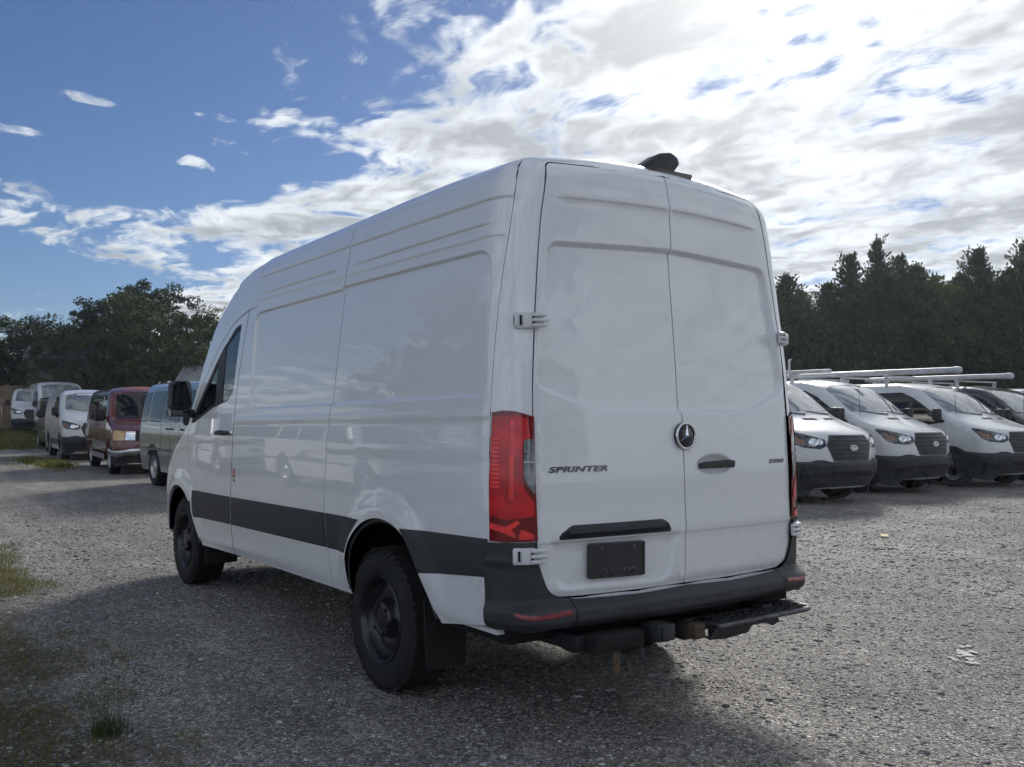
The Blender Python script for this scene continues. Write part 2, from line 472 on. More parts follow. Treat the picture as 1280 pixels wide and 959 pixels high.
def panel(name, outer, fmap, m, parent=None, holes=(), res=.04, relief=None, feats=(), thick=.018, lift=0.0, bstep=.02, jit=False):
    """sheet cut from a shell: outline(s) in the map's 2-D domain, relief(uv) pushes it along the normal"""
    outer = resample(outer, bstep); holes = [resample(h, bstep) for h in holes]
    loops = [outer] + holes
    pts = [p for L in loops for p in L]; edges = []; k = 0
    for L in loops:
        n = len(L); edges += [(k + i, k + (i + 1) % n) for i in range(n)]; k += n
    nb = k
    extra = []
    for line, offs, closed in feats:
        L = resample(line, res * .6, closed)
        tg = (np.roll(L, -1, 0) - np.roll(L, 1, 0)) if closed else np.gradient(L, axis=0)
        nn = np.stack([-tg[:, 1], tg[:, 0]], 1); nn /= np.maximum(np.linalg.norm(nn, axis=1, keepdims=True), 1e-9)
        for o in offs: extra.append(L + nn * o)
    ex = np.vstack(extra) if extra else np.zeros((0, 2))
    def keep(q, dmin):
        if not len(q): return q
        ok = inside(outer, q)
        for h in holes: ok &= ~inside(h, q)
        q = q[ok]
        for L in loops:
            if len(q): q = q[seg_dist(L, q) > dmin]
        return q
    ex = keep(ex, bstep * .3)
    lo, hi = outer.min(0), outer.max(0)
    gx, gy = np.meshgrid(np.arange(lo[0] + res / 2, hi[0], res), np.arange(lo[1] + res / 2, hi[1], res))
    gx = gx + (np.arange(gx.shape[0]) % 2)[:, None] * res * .5
    g = keep(np.stack([gx.ravel(), gy.ravel()], 1), min(res, bstep) * .5)
    if len(ex) and len(g):
        far = np.ones(len(g), bool)
        for i in range(0, len(ex), 400):
            e = ex[i:i + 400]
            far &= ((g[:, None, :] - e[None]) ** 2).sum(2).min(1) > (res * .35) ** 2
        g = g[far]
    allp = np.vstack([np.array(pts), ex, g])
    vo, eo, fo, ov, oe, of = delaunay_2d_cdt([Vector(p) for p in allp], edges, [], 0, 1e-6)
    uv = np.array([(q[0], q[1]) for q in vo]); tri = np.array([f for f in fo if len(f) == 3], int)
    cen = uv[tri].mean(1); ok = inside(outer, cen)
    for h in holes: ok &= ~inside(h, cen)
    tri = tri[ok]
    e = 3e-3
    P = fmap(uv); a = (fmap(uv + [e, 0]) - P) / e; b = (fmap(uv + [0, e]) - P) / e
    N = np.cross(a, b); N /= np.maximum(np.linalg.norm(N, axis=1, keepdims=True), 1e-12)
    out = P.mean(0) - np.array(PANEL_CENTRE); out[2] *= .6
    k = len(P) // 2
    if np.median(N @ out) < 0: N = -N
    if relief is not None:
        r0 = relief(uv) + lift
        ru = (relief(uv + [e, 0]) - relief(uv - [e, 0])) / (2 * e); rv = (relief(uv + [0, e]) - relief(uv - [0, e])) / (2 * e)
        s_ = np.sign((np.cross(a, b) * N).sum(1))[:, None]
        N2 = np.cross(a + N * ru[:, None], b + N * rv[:, None]) * s_
        P = P + N * r0[:, None]
        N = N2 / np.maximum(np.linalg.norm(N2, axis=1, keepdims=True), 1e-12)
    elif lift:
        P = P + N * lift
    fn = np.cross(P[tri[:, 1]] - P[tri[:, 0]], P[tri[:, 2]] - P[tri[:, 0]])
    flip = (fn * N[tri].mean(1)).sum(1) < 0
    tri[flip] = tri[flip][:, ::-1]
    V = [P]; NN = [N]; quads = []; base = len(P)
    # map boundary input verts to output verts
    o_of = {}
    for i, lst in enumerate(ov):
        for j in lst: o_of[j] = i
    k = 0
    if thick > 0:
        for L in loops:
            idx = np.array([o_of.get(k + i, 0) for i in range(len(L))]); k += len(L)
            B = P[idx]; Bn = N[idx]; tg = np.roll(B, -1, 0) - np.roll(B, 1, 0)
            sd = np.cross(tg, Bn); sd /= np.maximum(np.linalg.norm(sd, axis=1, keepdims=True), 1e-9)
            # side normal must point away from the sheet
            cpt = P[tri].mean(1)[:1] if len(tri) else B
            mid = B.mean(0)
            s = np.sign(np.median(((B - mid) * sd).sum(1))) or 1
            if L is not loops[0]: s = -s
            sd *= s
            n = len(L)
            V += [B, B - Bn * thick]; NN += [sd, sd]
            i0 = base; i1 = base + n; r = np.arange(n); r2 = (r + 1) % n
            quads.append(np.stack([i0 + r, i0 + r2, i1 + r2, i1 + r], 1)); base += 2 * n
    V = np.vstack(V); NN = np.vstack(NN)
    me = fast_mesh(name, V, tris=tri, quads=np.vstack(quads) if quads else None)
    return link(name, me, m, parent, True, NN if len(me.vertices) == len(NN) else None)
PANEL_CENTRE = (2.5, 0, 1.3)

def mirror_y(o, name=None, parent=None):
    """copy of a mesh mirrored in the thing's own middle plane"""
    me = o.data.copy(); n = len(me.vertices); co = np.empty(n * 3, np.float32)
    me.vertices.foreach_get('co', co); co = co.reshape(-1, 3); co[:, 1] *= -1
    nl = np.empty(len(me.loops) * 3, np.float32); me.corner_normals.foreach_get('vector', nl)
    me2 = bpy.data.meshes.new(me.name)
    polys = [list(p.vertices)[::-1] for p in me.polygons]
    me2.from_pydata(co.tolist(), [], polys); 
    for mm in me.materials: me2.materials.append(mm)
    nl = nl.reshape(-1, 3).copy(); nl[:, 1] *= -1
    ln = []
    for p in me.polygons:
        ln += [tuple(nl[i]) for i in list(p.loop_indices)[::-1]]
    me2.polygons.foreach_set('use_smooth', [p.use_smooth for p in me.polygons])
    me2.update()
    if len(ln) == len(me2.loops): me2.normals_split_custom_set(ln)
    bpy.data.meshes.remove(me)
    q = bpy.data.objects.new(name or o.name, me2); COL.objects.link(q); q.parent = parent or o.parent
    return q
# ================================================================== the white cargo van in front
_w = Tab([0, .45, .7, .9, 1.15, 1.4, 1.65, 1.9, 2.1, 2.3, 2.45, 2.55, 2.65, 2.8], [.965, .985, .997, 1.002, 1.003, .998, .985, .967, .949, .926, .903, .884, .858, .80])
_r0 = Tab([.3, .63, .88, 1.12, 1.43, 1.7, 1.95, 2.2, 2.43, 2.6, 2.75], [-.015, -.018, -.026, -.027, -.015, -.002, .018, .038, .050, .068, .09])
_xf = Tab([.3, .5, .75, .95, 1.08, 1.2, 1.32, 1.42, 1.5, 1.8, 2.1, 2.24, 2.40, 2.5, 2.6, 2.66, 2.74], [5.80, 5.90, 5.93, 5.90, 5.82, 5.62, 5.34, 5.10, 5.05, 4.82, 4.56, 4.41, 4.14, 3.92, 3.62, 3.37, 2.9])
_xc = Tab([.5, 1.2, 1.5, 2.4], [.20, .18, .16, .12])
def VF(x, y, z):
    ay = np.abs(y)
    w = _w(z) - .06 * np.clip((x - 4.1) / 1.7, 0, 1.2) ** 2 - .012 * np.clip((1.0 - x) / 1.0, 0, 1)
    r = _r0(z) + .055 * (ay / .82) ** 2
    h = 2.705 - .055 * (ay / .75) ** 2 - .036 * np.clip(1 - x / 1.4, 0, 1) ** 2
    d = sm(ay - w, r - x, .16)
    d = sm(d, (x - _xf(z) + _xc(z) * (ay / .9) ** 2) * .75, .14)
    return sm(d, z - h, .13)
TH = math.atan(0.0190274)
_piv = Vector((1.263, 0, 0)); _M = Matrix.Rotation(TH, 3, 'Y')
van = empty('cargo_van', _piv - _M @ _piv, (0, TH, 0))
tag(van, 'tall white high-roof cargo van seen from behind, with black side stripe, closest to the camera', 'van')

def loft(F, xs, zc, n=72, tmax=2.2, lim=None):
    ang = np.linspace(0, 2 * math.pi, n, endpoint=False); V = []
    for x in xs:
        o = np.tile([x, 0, zc], (n, 1)); d = np.stack([np.zeros(n), np.sin(ang), np.cos(ang)], 1)
        V.append(march(F, o, d, tmax, 30, 10))
    V = np.vstack(V); m = len(xs); Q = []
    r = np.arange(n); r2 = (r + 1) % n
    for i in range(m - 1):
        Q.append(np.stack([i * n + r, (i + 1) * n + r, (i + 1) * n + r2, i * n + r2], 1))
    return V, np.vstack(Q), [list(range(n)), list(range((m - 1) * n, m * n))[::-1]]

WHEELS = [(1.263, .375), (4.93, .445)]
def core_F(x, y, z):
    d = np.maximum(VF(x, y, z) + .035, .44 - z)
    for wx, wz in WHEELS:
        c = np.maximum(np.hypot(x - wx, z - wz) - .52, .60 - np.abs(y))
        d = np.maximum(d, -c)
    return d
xs = np.concatenate([np.linspace(.13, 3.60, 100)])
V, Q, caps = loft(core_F, xs, 1.35)
link('inner_body', fast_mesh('inner_body', V, polys=caps, quads=Q), GAP, van, False)
def cab_core_F(x, y, z):
    return np.maximum(core_F(x, y, z), z - 1.22)
V, Q, caps = loft(cab_core_F, np.linspace(3.605, 5.62, 70), .98)
link('cab_floor', fast_mesh('cab_floor', V, polys=caps, quads=Q), GAP, van, False)

SIDE = map_side(VF, 1)
PC = (1.0, 0, 1.3)
POL = map_polar(VF, PC)
def arr(*p): return np.array(p, float)

# ---- outlines on the left side (x, z)
mid = smooth_curve([(1.755, 2.56), (1.747, 2.384), (1.77, 2.197), (1.804, 1.824), (1.842, 1.453), (1.885, 1.12), (1.906, .87), (1.861, .665), (1.826, .462)], .04)
dseam = smooth_curve([(3.575, .465), (3.612, .773), (3.576, 1.184), (3.53, 1.652), (3.467, 1.971), (3.414, 2.243)], .04)
rear_arch = smooth_curve([(.60, .462), (.70, .62), (.80, .755), (.89, .845), (.98, .89), (1.10, .912), (1.22, .91), (1.34, .88), (1.44, .83), (1.53, .755), (1.578, .67), (1.585, .58), (1.572, .46)], .03)
front_arch = smooth_curve([(4.38, .452), (4.455, .565), (4.56, .715), (4.64, .79), (4.74, .85), (4.85, .89), (4.97, .907), (5.10, .90), (5.22, .86), (5.33, .79), (5.40, .70), (5.44, .58), (5.45, .46)], .03)
G1 = arr(.0035, 0)
cargo_out = np.vstack([dseam - G1 * 1.4, [(3.256, 2.25)], [(3.254, 2.556), (1.7585, 2.556)], mid[mid[:, 1] < 2.55] + G1])
corner = smooth_curve([(.178, 2.556), (.158, 2.487), (.154, 2.319), (.159, 2.137), (.164, 1.958), (.167, 1.709), (.170, 1.5), (.166, 1.2), (.170, .89), (.192, .73), (.192, .522)], .04)
quarter_out = np.vstack([[(1.7515, 2.556)], mid[mid[:, 1] < 2.55] - G1, rear_arch[::-1], corner[::-1]])
rec_front = rounded([(3.255, 2.205), (3.225, 1.52), (1.80, 1.52), (1.755, 2.19)], [.09, .10, .0, .0], 6)
rec_rear = rounded([(1.81, 2.205), (1.81, 1.522), (.205, 1.522), (.222, 2.178)], [.0, .0, .05, .11], 6)

def ridge(uv, z0f, x0, x1, amp, up=.05, dn=.010):
    """soft crease: swells from above and drops off sharply below the line"""
    d = uv[:, 1] - z0f(uv[:, 0])
    p = np.where(d > 0, 1 - sstep(d, 0, up), 1 - sstep(-d, 0, dn))
    f = sstep(uv[:, 0], x0, x0 + .10) * (1 - sstep(uv[:, 0], x1 - .10, x1))
    return amp * p * f
lin = lambda a, b: (lambda x: a[1] + (x - a[0]) * (b[1] - a[1]) / (b[0] - a[0]))
cr1 = lin((.2, 2.415), (3.26, 2.468)); cr2 = lin((.25, 2.302), (3.15, 2.336)); cr3 = lin((.15, 2.238), (3.2, 2.296))
def side_relief(uv):
    r = -.015 * sstep(-np.minimum(sdist(rec_front, uv), sdist(rec_rear, uv)), -.007, .009)
    r += ridge(uv, cr1, .10, 3.7, .008, .05, .007)
    r += ridge(uv, cr2, .20, 1.70, .007, .032, .006) + ridge(uv, cr2, 1.86, 3.2, .007, .032, .006)
    r += ridge(uv, cr3, -.2, 3.7, .005, .03, .009)
    r += ridge(uv, lin((0, 1.432), (4, 1.44)), -.2, 3.60, .004, .035, .012)
    r += ridge(uv, lin((0, 1.265), (4, 1.30)), -.2, 5.4, .004, .16, .05)
    for a in (rear_arch, front_arch):
        d = seg_dist(a, uv, False)
        r += .021 * (1 - sstep(d, .025, .16)) * sstep(uv[:, 1], .45, .70) + .006 * (1 - sstep(d, 0, .03))
    # sill tuck
    r += -.016 * (1 - sstep(uv[:, 1], .455, .535))
    return r
def xline(f, a, b): return np.array([(a, f(a)), (b, f(b))])
OFF = (-.013, -.008, -.0035, 0, .0035, .008, .013)
feats_side = [(rec_front, OFF, True), (rec_rear, OFF, True)] + [(xline(f, .1, 3.5), (-.010, -.006, -.003, 0, .015, .032), False) for f in (cr1, cr2, cr3)] + \
    [(np.array([(.1, 1.433), (3.6, 1.439)]), (-.01, 0, .02), False), (rear_arch, (.03, .06, .1), False), (front_arch, (.03, .06, .1), False),
     (rear_arch, (-.03, -.06, -.1), False), (front_arch, (-.03, -.06, -.1), False), (np.array([(.15, .50), (4.6, .50)]), (-.02, 0, .03), False)]
cargo = panel('cargo_side_panel', cargo_out, SIDE, WHITE, van, res=.05, relief=side_relief, feats=feats_side)
quarter = panel('quarter_panel', quarter_out, SIDE, WHITE, van, res=.045, relief=side_relief, feats=feats_side)

# ---- front door with its window
win = rounded([(3.548, 2.162), (3.68, 2.135), (3.957, 1.985), (4.70, 1.432), (4.56, 1.436), (4.084, 1.546), (3.74, 1.588), (3.61, 1.66)], [.03, .1, .12, .02, .05, .3, .12, .06], 6)
fd_out = np.vstack([dseam + G1 * 1.4, [(3.43, 2.237), (3.615, 2.204), (3.74, 2.165), (3.862, 2.117), (4.0, 2.035), (4.109, 1.96), (4.30, 1.815), (4.737, 1.425), (4.735, 1.30), (4.70, 1.10), (4.65, .95), (4.60, .80)], front_arch[front_arch[:, 0] < 4.575][::-1]])
fd_out = np.vstack([fd_out[:len(dseam) + 11], [(4.60, .80)], front_arch[front_arch[:, 0] < 4.575][::-1]])
fdoor = panel('front_door', fd_out, SIDE, WHITE, van, holes=[win], res=.045, relief=side_relief, feats=feats_side[-4:])
def inset(poly, d):
    P = resample(poly, .03); c = P.mean(0); tg = np.roll(P, -1, 0) - np.roll(P, 1, 0)
    n = np.stack([-tg[:, 1], tg[:, 0]], 1); n /= np.linalg.norm(n, axis=1, keepdims=True)
    if np.median(((P - c) * n).sum(1)) > 0: n = -n
    return P + n * d
win_in = rounded([(3.565, 2.128), (3.68, 2.105), (3.88, 2.005), (3.885, 1.57), (3.74, 1.605), (3.625, 1.675)], [.02, .05, .01, .01, .06, .03], 4)
win_q = rounded([(4.035, 1.90), (4.56, 1.475), (4.05, 1.585)], [.02, .03, .02], 4)
fr = panel('window_frame', win, SIDE, BLACK_PLASTIC, fdoor, holes=[win_in, win_q], res=.06, lift=-.006, thick=.02)
panel('window_glass', win_in, SIDE, GLASS, fdoor, res=.08, lift=-.010, thick=0)
panel('quarter_glass', win_q, SIDE, GLASS, fdoor, res=.08, lift=-.010, thick=0)
# door handle: black grip in a body-colour cup
hb = MB(); hy = 1.030
hb.tube([(3.615, 1.012, 1.352), (3.65, hy + .012, 1.354), (3.74, hy + .016, 1.355), (3.83, hy + .012, 1.352), (3.862, 1.010, 1.350)], [.010, .017, .018, .017, .010], 12)
hb.build('door_handle', BLACK_PLASTIC, fdoor, True)
ck = MB(); ck.lathe([(0, .012), (.018, .012), (.021, .006), (.021, -.01)], 20, 'y', (3.61, 1.004, 1.352)); ck.build('lock_cap', CHROME, fdoor, True)
fender = panel('front_fender', np.vstack([[(4.862, 1.41), (4.745, 1.425), (4.743, 1.30), (4.708, 1.10), (4.658, .95), (4.608, .805)], front_arch[front_arch[:, 0] >= 4.62], [(5.62, .46), (5.68, .62), (5.69, .8), (5.64, 1.0), (5.50, 1.16), (5.3, 1.27), (5.1, 1.345)]]), SIDE, WHITE, van, res=.05, relief=side_relief, feats=feats_side[-4:])
cabf = panel('cab_upper_frame', np.vstack([[(3.262, 2.556), (3.262, 2.252), (3.41, 2.250), (3.615, 2.212), (3.74, 2.174), (3.862, 2.126), (4.0, 2.044), (4.109, 1.969), (4.30, 1.824), (4.745, 1.432), (4.855, 1.418), (4.84, 1.46), (4.66, 1.73), (4.47, 1.94), (4.30, 2.10), (4.1, 2.26), (3.9, 2.385), (3.72, 2.475), (3.60, 2.52), (3.50, 2.556)]]), SIDE, WHITE, van, res=.045, relief=lambda uv: ridge(uv, cr1, .10, 3.9, .008, .07, .012))

# ---- black cladding along the flank
def stripe(name, poly, parent):
    return panel(name, rounded(poly, .006, 2), SIDE, BLACK_PLASTIC, parent, res=.06, relief=lambda uv: side_relief(uv) + .007 - .005 * (1 - sstep(-sdist(np.array(poly, float), uv), 0, .012)), thick=.02)
stripe('side_trim', [(3.624, .682), (3.620, .884), (4.585, .884), (4.545, .735), (4.50, .672)], fdoor)
stripe('side_trim', [(1.872, .690), (1.906, .889), (3.605, .884), (3.603, .682)], van)
stripe('side_trim', [(1.590, .690), (1.572, .72), (1.52, .795), (1.44, .862), (1.40, .889), (1.898, .889), (1.862, .690)], van)
stripe('side_trim', [(.198, .730), (.178, .897), (.93, .882), (.835, .800), (.745, .685)], van)
for n_, a_ in (('arch_lip', rear_arch), ('arch_lip', front_arch)):
    up = a_[a_[:, 1] > .47]; tg = np.gradient(up, axis=0); nn = np.stack([-tg[:, 1], tg[:, 0]], 1); nn /= np.linalg.norm(nn, axis=1, keepdims=True)
    if np.median(nn[:, 1]) > 0: nn = -nn
    ring = np.vstack([up, (up + nn * .022)[::-1]])
    panel(n_, ring, SIDE, BLACK_PLASTIC, van, res=.05, lift=.006, thick=.09)

# right flank: the same sheets mirrored
LEFT_SHEETS = [o for o in bpy.data.objects if o.parent == van and o.name.split('.')[0] in ('cargo_side_panel', 'quarter_panel', 'front_fender', 'cab_upper_frame', 'side_trim', 'arch_lip')]
for o in LEFT_SHEETS: mirror_y(o, o.name.split('.')[0], van)
fdr = mirror_y(fdoor, 'front_door', van)
for o in [q for q in bpy.data.objects if q.parent == fdoor]: mirror_y(o, o.name.split('.')[0], fdr)

# ---- rear: pillar-and-header frame, doors, lamps, bumper
def mir(P):
    P = np.asarray(P, float); Q = P[::-1].copy(); Q[:, 1] *= -1; return np.vstack([P, Q])
door_edge = smooth_curve([(.836, 1.083), (.834, 1.497), (.807, 1.849), (.753, 2.285), (.718, 2.472)], .04)
door_half = np.vstack([[(0, .636), (.30, .634), (.60, .636)], rounded([(.60, .636), (.765, .642), (.826, .80), (.836, 1.083)], [0, .10, .12, 0], 6)[1:-1], door_edge, rounded([(.718, 2.472), (.692, 2.584), (.45, 2.592), (0, 2.606)], [0, .05, .2, 0], 6)[1:]])
dl = door_half.copy(); dl[0, 0] = dl[-1, 0] = .0035
REAR = map_ends(VF, 1.6, -1)
rear_pts = REAR(door_half)
hole3 = rear_pts.copy(); cy = np.array([0, 0, 1.6])
tg_ = np.gradient(door_half, axis=0); nn_ = np.stack([tg_[:, 1], -tg_[:, 0]], 1); nn_ /= np.linalg.norm(nn_, axis=1, keepdims=True)
grow = door_half + nn_ * .0065
grow[0, 0] = grow[-1, 0] = 0
hole3 = REAR(grow)
ROOF = map_roof(VF, 2.0)
cs_ = corner[::-1] - [.002, 0]; cs_ = cs_[cs_[:, 1] > .6]
top3 = np.array([(.197, .775, 2.585), (.213, .74, 2.612), (.235, .66, 2.64), (.25, .5, 2.665), (.258, .3, 2.68), (.260, .12, 2.69), (.260, 0, 2.69)])
re_ = np.stack([top3[:, 0], np.arctan2(top3[:, 1], top3[:, 2] - 2.0)], 1)
frame_out3 = np.vstack([[(-.02, 0, .585), (.0, .5, .585), (.10, .93, .585)], SIDE(np.array([(.186, .585)])), SIDE(cs_), ROOF(re_ - [.004, 0])])
Pm = to_polar(mir(frame_out3)[:-1], PC); Hm = to_polar(mir(hole3), PC)
def dedupe(P):
    keep = [0]
    for i in range(1, len(P)):
        if np.linalg.norm(P[i] - P[keep[-1]]) > 1e-4: keep.append(i)
    if np.linalg.norm(P[keep[-1]] - P[0]) < 1e-4: keep = keep[:-1]
    return P[keep]
rframe = panel('rear_frame', dedupe(Pm), POL, WHITE, van, holes=[dedupe(Hm)], res=.04)

rec_door = rounded([(.715, 2.205), (.815, 1.56), (.50, 1.452), (-.50, 1.452), (-.815, 1.56), (-.715, 2.205), (0, 2.232)], [.07, .07, .12, .12, .07, .07, 0], 7)
plate_dish = rounded([(.77, .885), (.73, .665), (.10, .655), (.04, .885)], [.02, .08, .08, .02], 5)
hdl = np.array([(-.213 + .125 * math.cos(t), 1.19 + .052 * math.sin(t)) for t in np.linspace(0, 2 * math.pi, 40, endpoint=False)])
def door_relief(uv):
    r = -.027 * sstep(-sdist(rec_door, uv), -.011, .011)
    zc = 2.438 - .02 * (np.abs(uv[:, 0]) / .7) ** 2
    d = uv[:, 1] - zc; f = 1 - sstep(np.abs(uv[:, 0]), .60, .70)
    r += f * .009 * np.where(d > 0, 1 - sstep(d, 0, .07), 1 - sstep(-d, 0, .010))
    d = uv[:, 1] - .881
    r += .006 * np.where(d > 0, 1 - sstep(d, 0, .16), 1 - sstep(-d, 0, .012))
    r += -.010 * sstep(-sdist(plate_dish, uv), -.01, .025)
    r += -.026 * sstep(-sdist(hdl, uv), -.004, .030)
    r += -.010 * (1 - sstep(uv[:, 1], .636, .675))
    r += -.006 * (1 - sstep(.84 - np.abs(uv[:, 0]), .0, .03))
    return r
cl = np.array([(y, 2.438 - .02 * (abs(y) / .7) ** 2) for y in np.linspace(-.72, .72, 30)])
feats_door = [(rec_door, OFF, True), (cl, (-.010, -.005, 0, .02, .05), False), (np.array([(-.82, .881), (.82, .881)]), (-.012, -.006, 0, .03), False), (plate_dish, (-.01, 0, .01, .02), True), (hdl, (-.024, -.014, -.006, 0, .006, .014, .024), True)]
dr = dl.copy()[::-1]; dr[:, 0] *= -1
rd_l = panel('rear_door', dl, REAR, WHITE, van, res=.042, relief=door_relief, feats=feats_door, thick=.03)
rd_r = panel('rear_door', dr, REAR, WHITE, van, res=.042, relief=door_relief, feats=feats_door, thick=.03)
tag(rd_l, 'left rear door carrying the plate holder and chrome lettering'); tag(rd_r, 'right rear door with the black grip handle')

def surf(y, z, off=0.0):
    p = REAR(np.array([(y, z)]))[0]; return Vector((p[0] - off, p[1], p[2]))
# lamps
def lamp(sg):
    out3 = [(.155, .972, 1.444), (.11, .945, 1.452), (.072, .905, 1.447), (.041, .838, 1.424), (.036, .840, 1.289), (.030, .840, 1.10), (.029, .833, .892), (.08, .93, .889), (.160, .985, .891), (.160, .986, 1.152), (.154, .980, 1.29)]
    q = np.array(out3); q[:, 1] *= sg
    base = panel('tail_lamp', to_polar(q, PC), POL, LAMP_DARK, van, res=.03, relief=lambda uv: np.full(len(uv), .010), thick=.025, bstep=.012)
    tag(base, 'red tail lamp with a clear reversing strip')
    def piece(name, pts, m, lift, th=.003):
        a = np.array(pts, float); a[:, 1] *= sg
        return panel(name, rounded(to_polar(a, PC), .004, 3), POL, m, base, res=.03, lift=lift, thick=th, bstep=.012)
    s = lambda y, z: surf(y, z)
    def yz(y, z):
        t = REAR(np.array([(min(y, .95), z)]))[0]; return (t[0], y, z)
    # wide brighter body of the lens, light guide, ribbed side marker, clear strip, low facet
    piece('lens', [(.150, .968, 1.425), (.075, .908, 1.430), (.050, .868, 1.415), (.042, .858, 1.33), (.055, .890, 1.30), (.050, .888, 1.12), (.036, .845, 1.05), (.036, .842, 1.00), (.10, .945, .985), (.158, .983, 1.0), (.158, .984, 1.152), (.152, .978, 1.29)], LAMP_RED, .0125)
    piece('light_guide', [(.088, .925, 1.41), (.078, .912, 1.41), (.078, .915, 1.07), (.090, .932, 1.07)], LAMP_BRIGHT, .0145)
    piece('light_guide', [(.100, .938, 1.385), (.090, .930, 1.385), (.092, .932, 1.325), (.100, .938, 1.345)], LAMP_BRIGHT, .0165)
    for k in range(12):
        z = 1.335 - k * .0185
        piece('marker_rib', [(.156, .976, z), (.122, .953, z), (.122, .953, z - .012), (.157, .977, z - .012)], LAMP_BRIGHT, .0145)
    piece('reverse_lens', [(.052, .884, 1.325), (.040, .846, 1.328), (.036, .8425, 1.24), (.034, .8425, 1.082), (.044, .874, 1.135), (.050, .888, 1.17)], LAMP_CLEAR, .0150)
    piece('lens_divider', [(.052, .887, 1.232), (.038, .843, 1.232), (.038, .843, 1.226), (.052, .887, 1.226)], LAMP_WHITE, .0185)
    piece('lower_lens', [(.155, .983, .970), (.10, .944, .955), (.066, .905, .985), (.060, .90, .968), (.082, .925, .945), (.066, .908, .905), (.110, .95, .930), (.157, .984, .945)], LAMP_BRIGHT, .0135)
    piece('lower_lens', [(.060, .893, .945), (.040, .850, .925), (.038, .845, .903), (.066, .905, .903)], LAMP_BRIGHT, .0135)
    return base
LAMP_DARK = mat('tail_lamp_dark_red', (.20, .006, .010), rough=.15, coat=.6, var=.2, vscale=12)
LAMP_RED = mat('tail_lamp_red', (.60, .012, .020), rough=.2, coat=.5, var=.35, vscale=9)
LAMP_BRIGHT = mat('tail_lamp_bright_red', (.88, .045, .045), rough=.2, coat=.5, var=.2, vscale=15)
LAMP_CLEAR = mat('reversing_lens_grey', (.20, .21, .22), rough=.06, coat=1.0, var=.3, vscale=40)
LAMP_WHITE = mat('lens_divider_white', (.6, .6, .62), rough=.3, var=.05)
lamp(1); lamp(-1)

# bumper
bump_half = np.array([(-.02, 0, .515), (.0, .5, .515), (.03, .8, .515), (.10, .93, .515), (.192, .975, .515), (.196, .986, .73), (.174, .985, .884), (.10, .95, .886), (.032, .842, .886), (.033, .836, .80), (.033, .815, .735), (.031, .785, .675), (.024, .735, .642), (.016, .64, .631), (0, .3, .630), (-.02, 0, .630)])
def dens(P, st=.03):
    P = np.asarray(P, float); out = []
    for a, b in zip(P[:-1], P[1:]):
        k = max(1, int(np.linalg.norm(b - a) / st)); out += [a + (b - a) * j / k for j in range(k)]
    return np.array(out + [P[-1]])
bm_poly = dedupe(to_polar(mir(dens(bump_half)), PC))
refl_poly = [(y, z) for y, z in ((.90, .601), (.705, .592), (.70, .572), (.885, .578))]
def bumper_relief(uv):
    P = POL(uv); y, z = np.abs(P[:, 1]), P[:, 2]
    cf = 1 - sstep(y, .84, .97)
    s = 1 - sstep(z, .585, .640)
    r = .012 + .060 * s * (.30 + .70 * cf)
    r -= .035 * (1 - sstep(z, .500, .548))
    r += .010 * (1 - sstep(np.abs(z - .805), 0, .03)) * (1 - cf)
    return r
bump = panel('rear_bumper', bm_poly, POL, BLACK_PLASTIC, van, res=.014, relief=bumper_relief, thick=.09, bstep=.012)
for sg in (1, -1):
    q = np.array([(.09, .915, .603), (.02, .70, .594), (.02, .695, .573), (.08, .895, .580)]); q[:, 1] *= sg
    panel('reflector', rounded(to_polar(q, PC), .006, 3), POL, mat('red_reflector', (.23, .012, .016), rough=.2, coat=.8, var=.25, vscale=60), bump, res=.03, relief=lambda uv: bumper_relief(uv) + .003, thick=.01, bstep=.012)
    q = np.array([(.0, .690, .634), (.0, .684, .634), (.0, .684, .520), (.0, .690, .520)]); q[:, 1] *= sg
    panel('bumper_joint', to_polar(q, PC), POL, GAP, bump, res=.03, relief=lambda uv: bumper_relief(uv) + .001, thick=.003, bstep=.012)

# door hinges: base block, two-rib arm, dark pin recesses
def hinge(y, z, sg, lean=0.0):
    p = surf(y, z); nrm = Vector((-.88, .48 * sg, 0)).normalized(); e = empty_part = None
    ax = Vector((-nrm.y, nrm.x, 0)); 
    if ax.y * sg > 0: ax = -ax          # ax runs from the pillar to the door
    M = Matrix(((ax.x, 0, nrm.x, p.x), (ax.y, 0, nrm.y, p.y), (ax.z, 1, nrm.z, p.z), (0, 0, 0, 1)))
    b = MB()
    b.box((-.075, -.036, -.004), (.020, .036, .020), .006, M)
    b.box((-.078, -.028, .0), (-.058, .028, .032), .005, M)
    b.box((-.040, -.034, .012), (.000, .034, .030), .005, M)
    o = b.build('hinge', WHITE_PLASTIC, van, True)
    a = MB()
    a.tube([M @ Vector((.0, 0, .030)), M @ Vector((.045, 0, .030)), M @ Vector((.075, 0, .012))], [.009, .009, .006], 8)
    for k in (-.023, .023):
        a.tube([M @ Vector((.0, k, .026)), M @ Vector((.042, k, .026)), M @ Vector((.066, k, .010))], [.010, .010, .006], 8)
    a.box((.012, -.030, .0), (.052, .030, .020), .005, M)
    a.build('hinge_arm', WHITE_PLASTIC, o, True)
    d = MB()
    d.box((-.0795, -.020, .006), (-.0765, .020, .026), .0, M)
    d.box((-.054, -.022, .020), (-.044, .022, .0215), .0, M)
    d.box((.001, .004, .018), (.012, .030, .0315), .0, M); d.box((.001, -.030, .018), (.012, -.004, .0315), .0, M)
    tag(d.build('pin_recess', GAP, o), kind='stuff')
    return o
for sg in (1, -1):
    hinge(.825 * sg, 1.845, sg); hinge(.862 * sg, .828, sg)

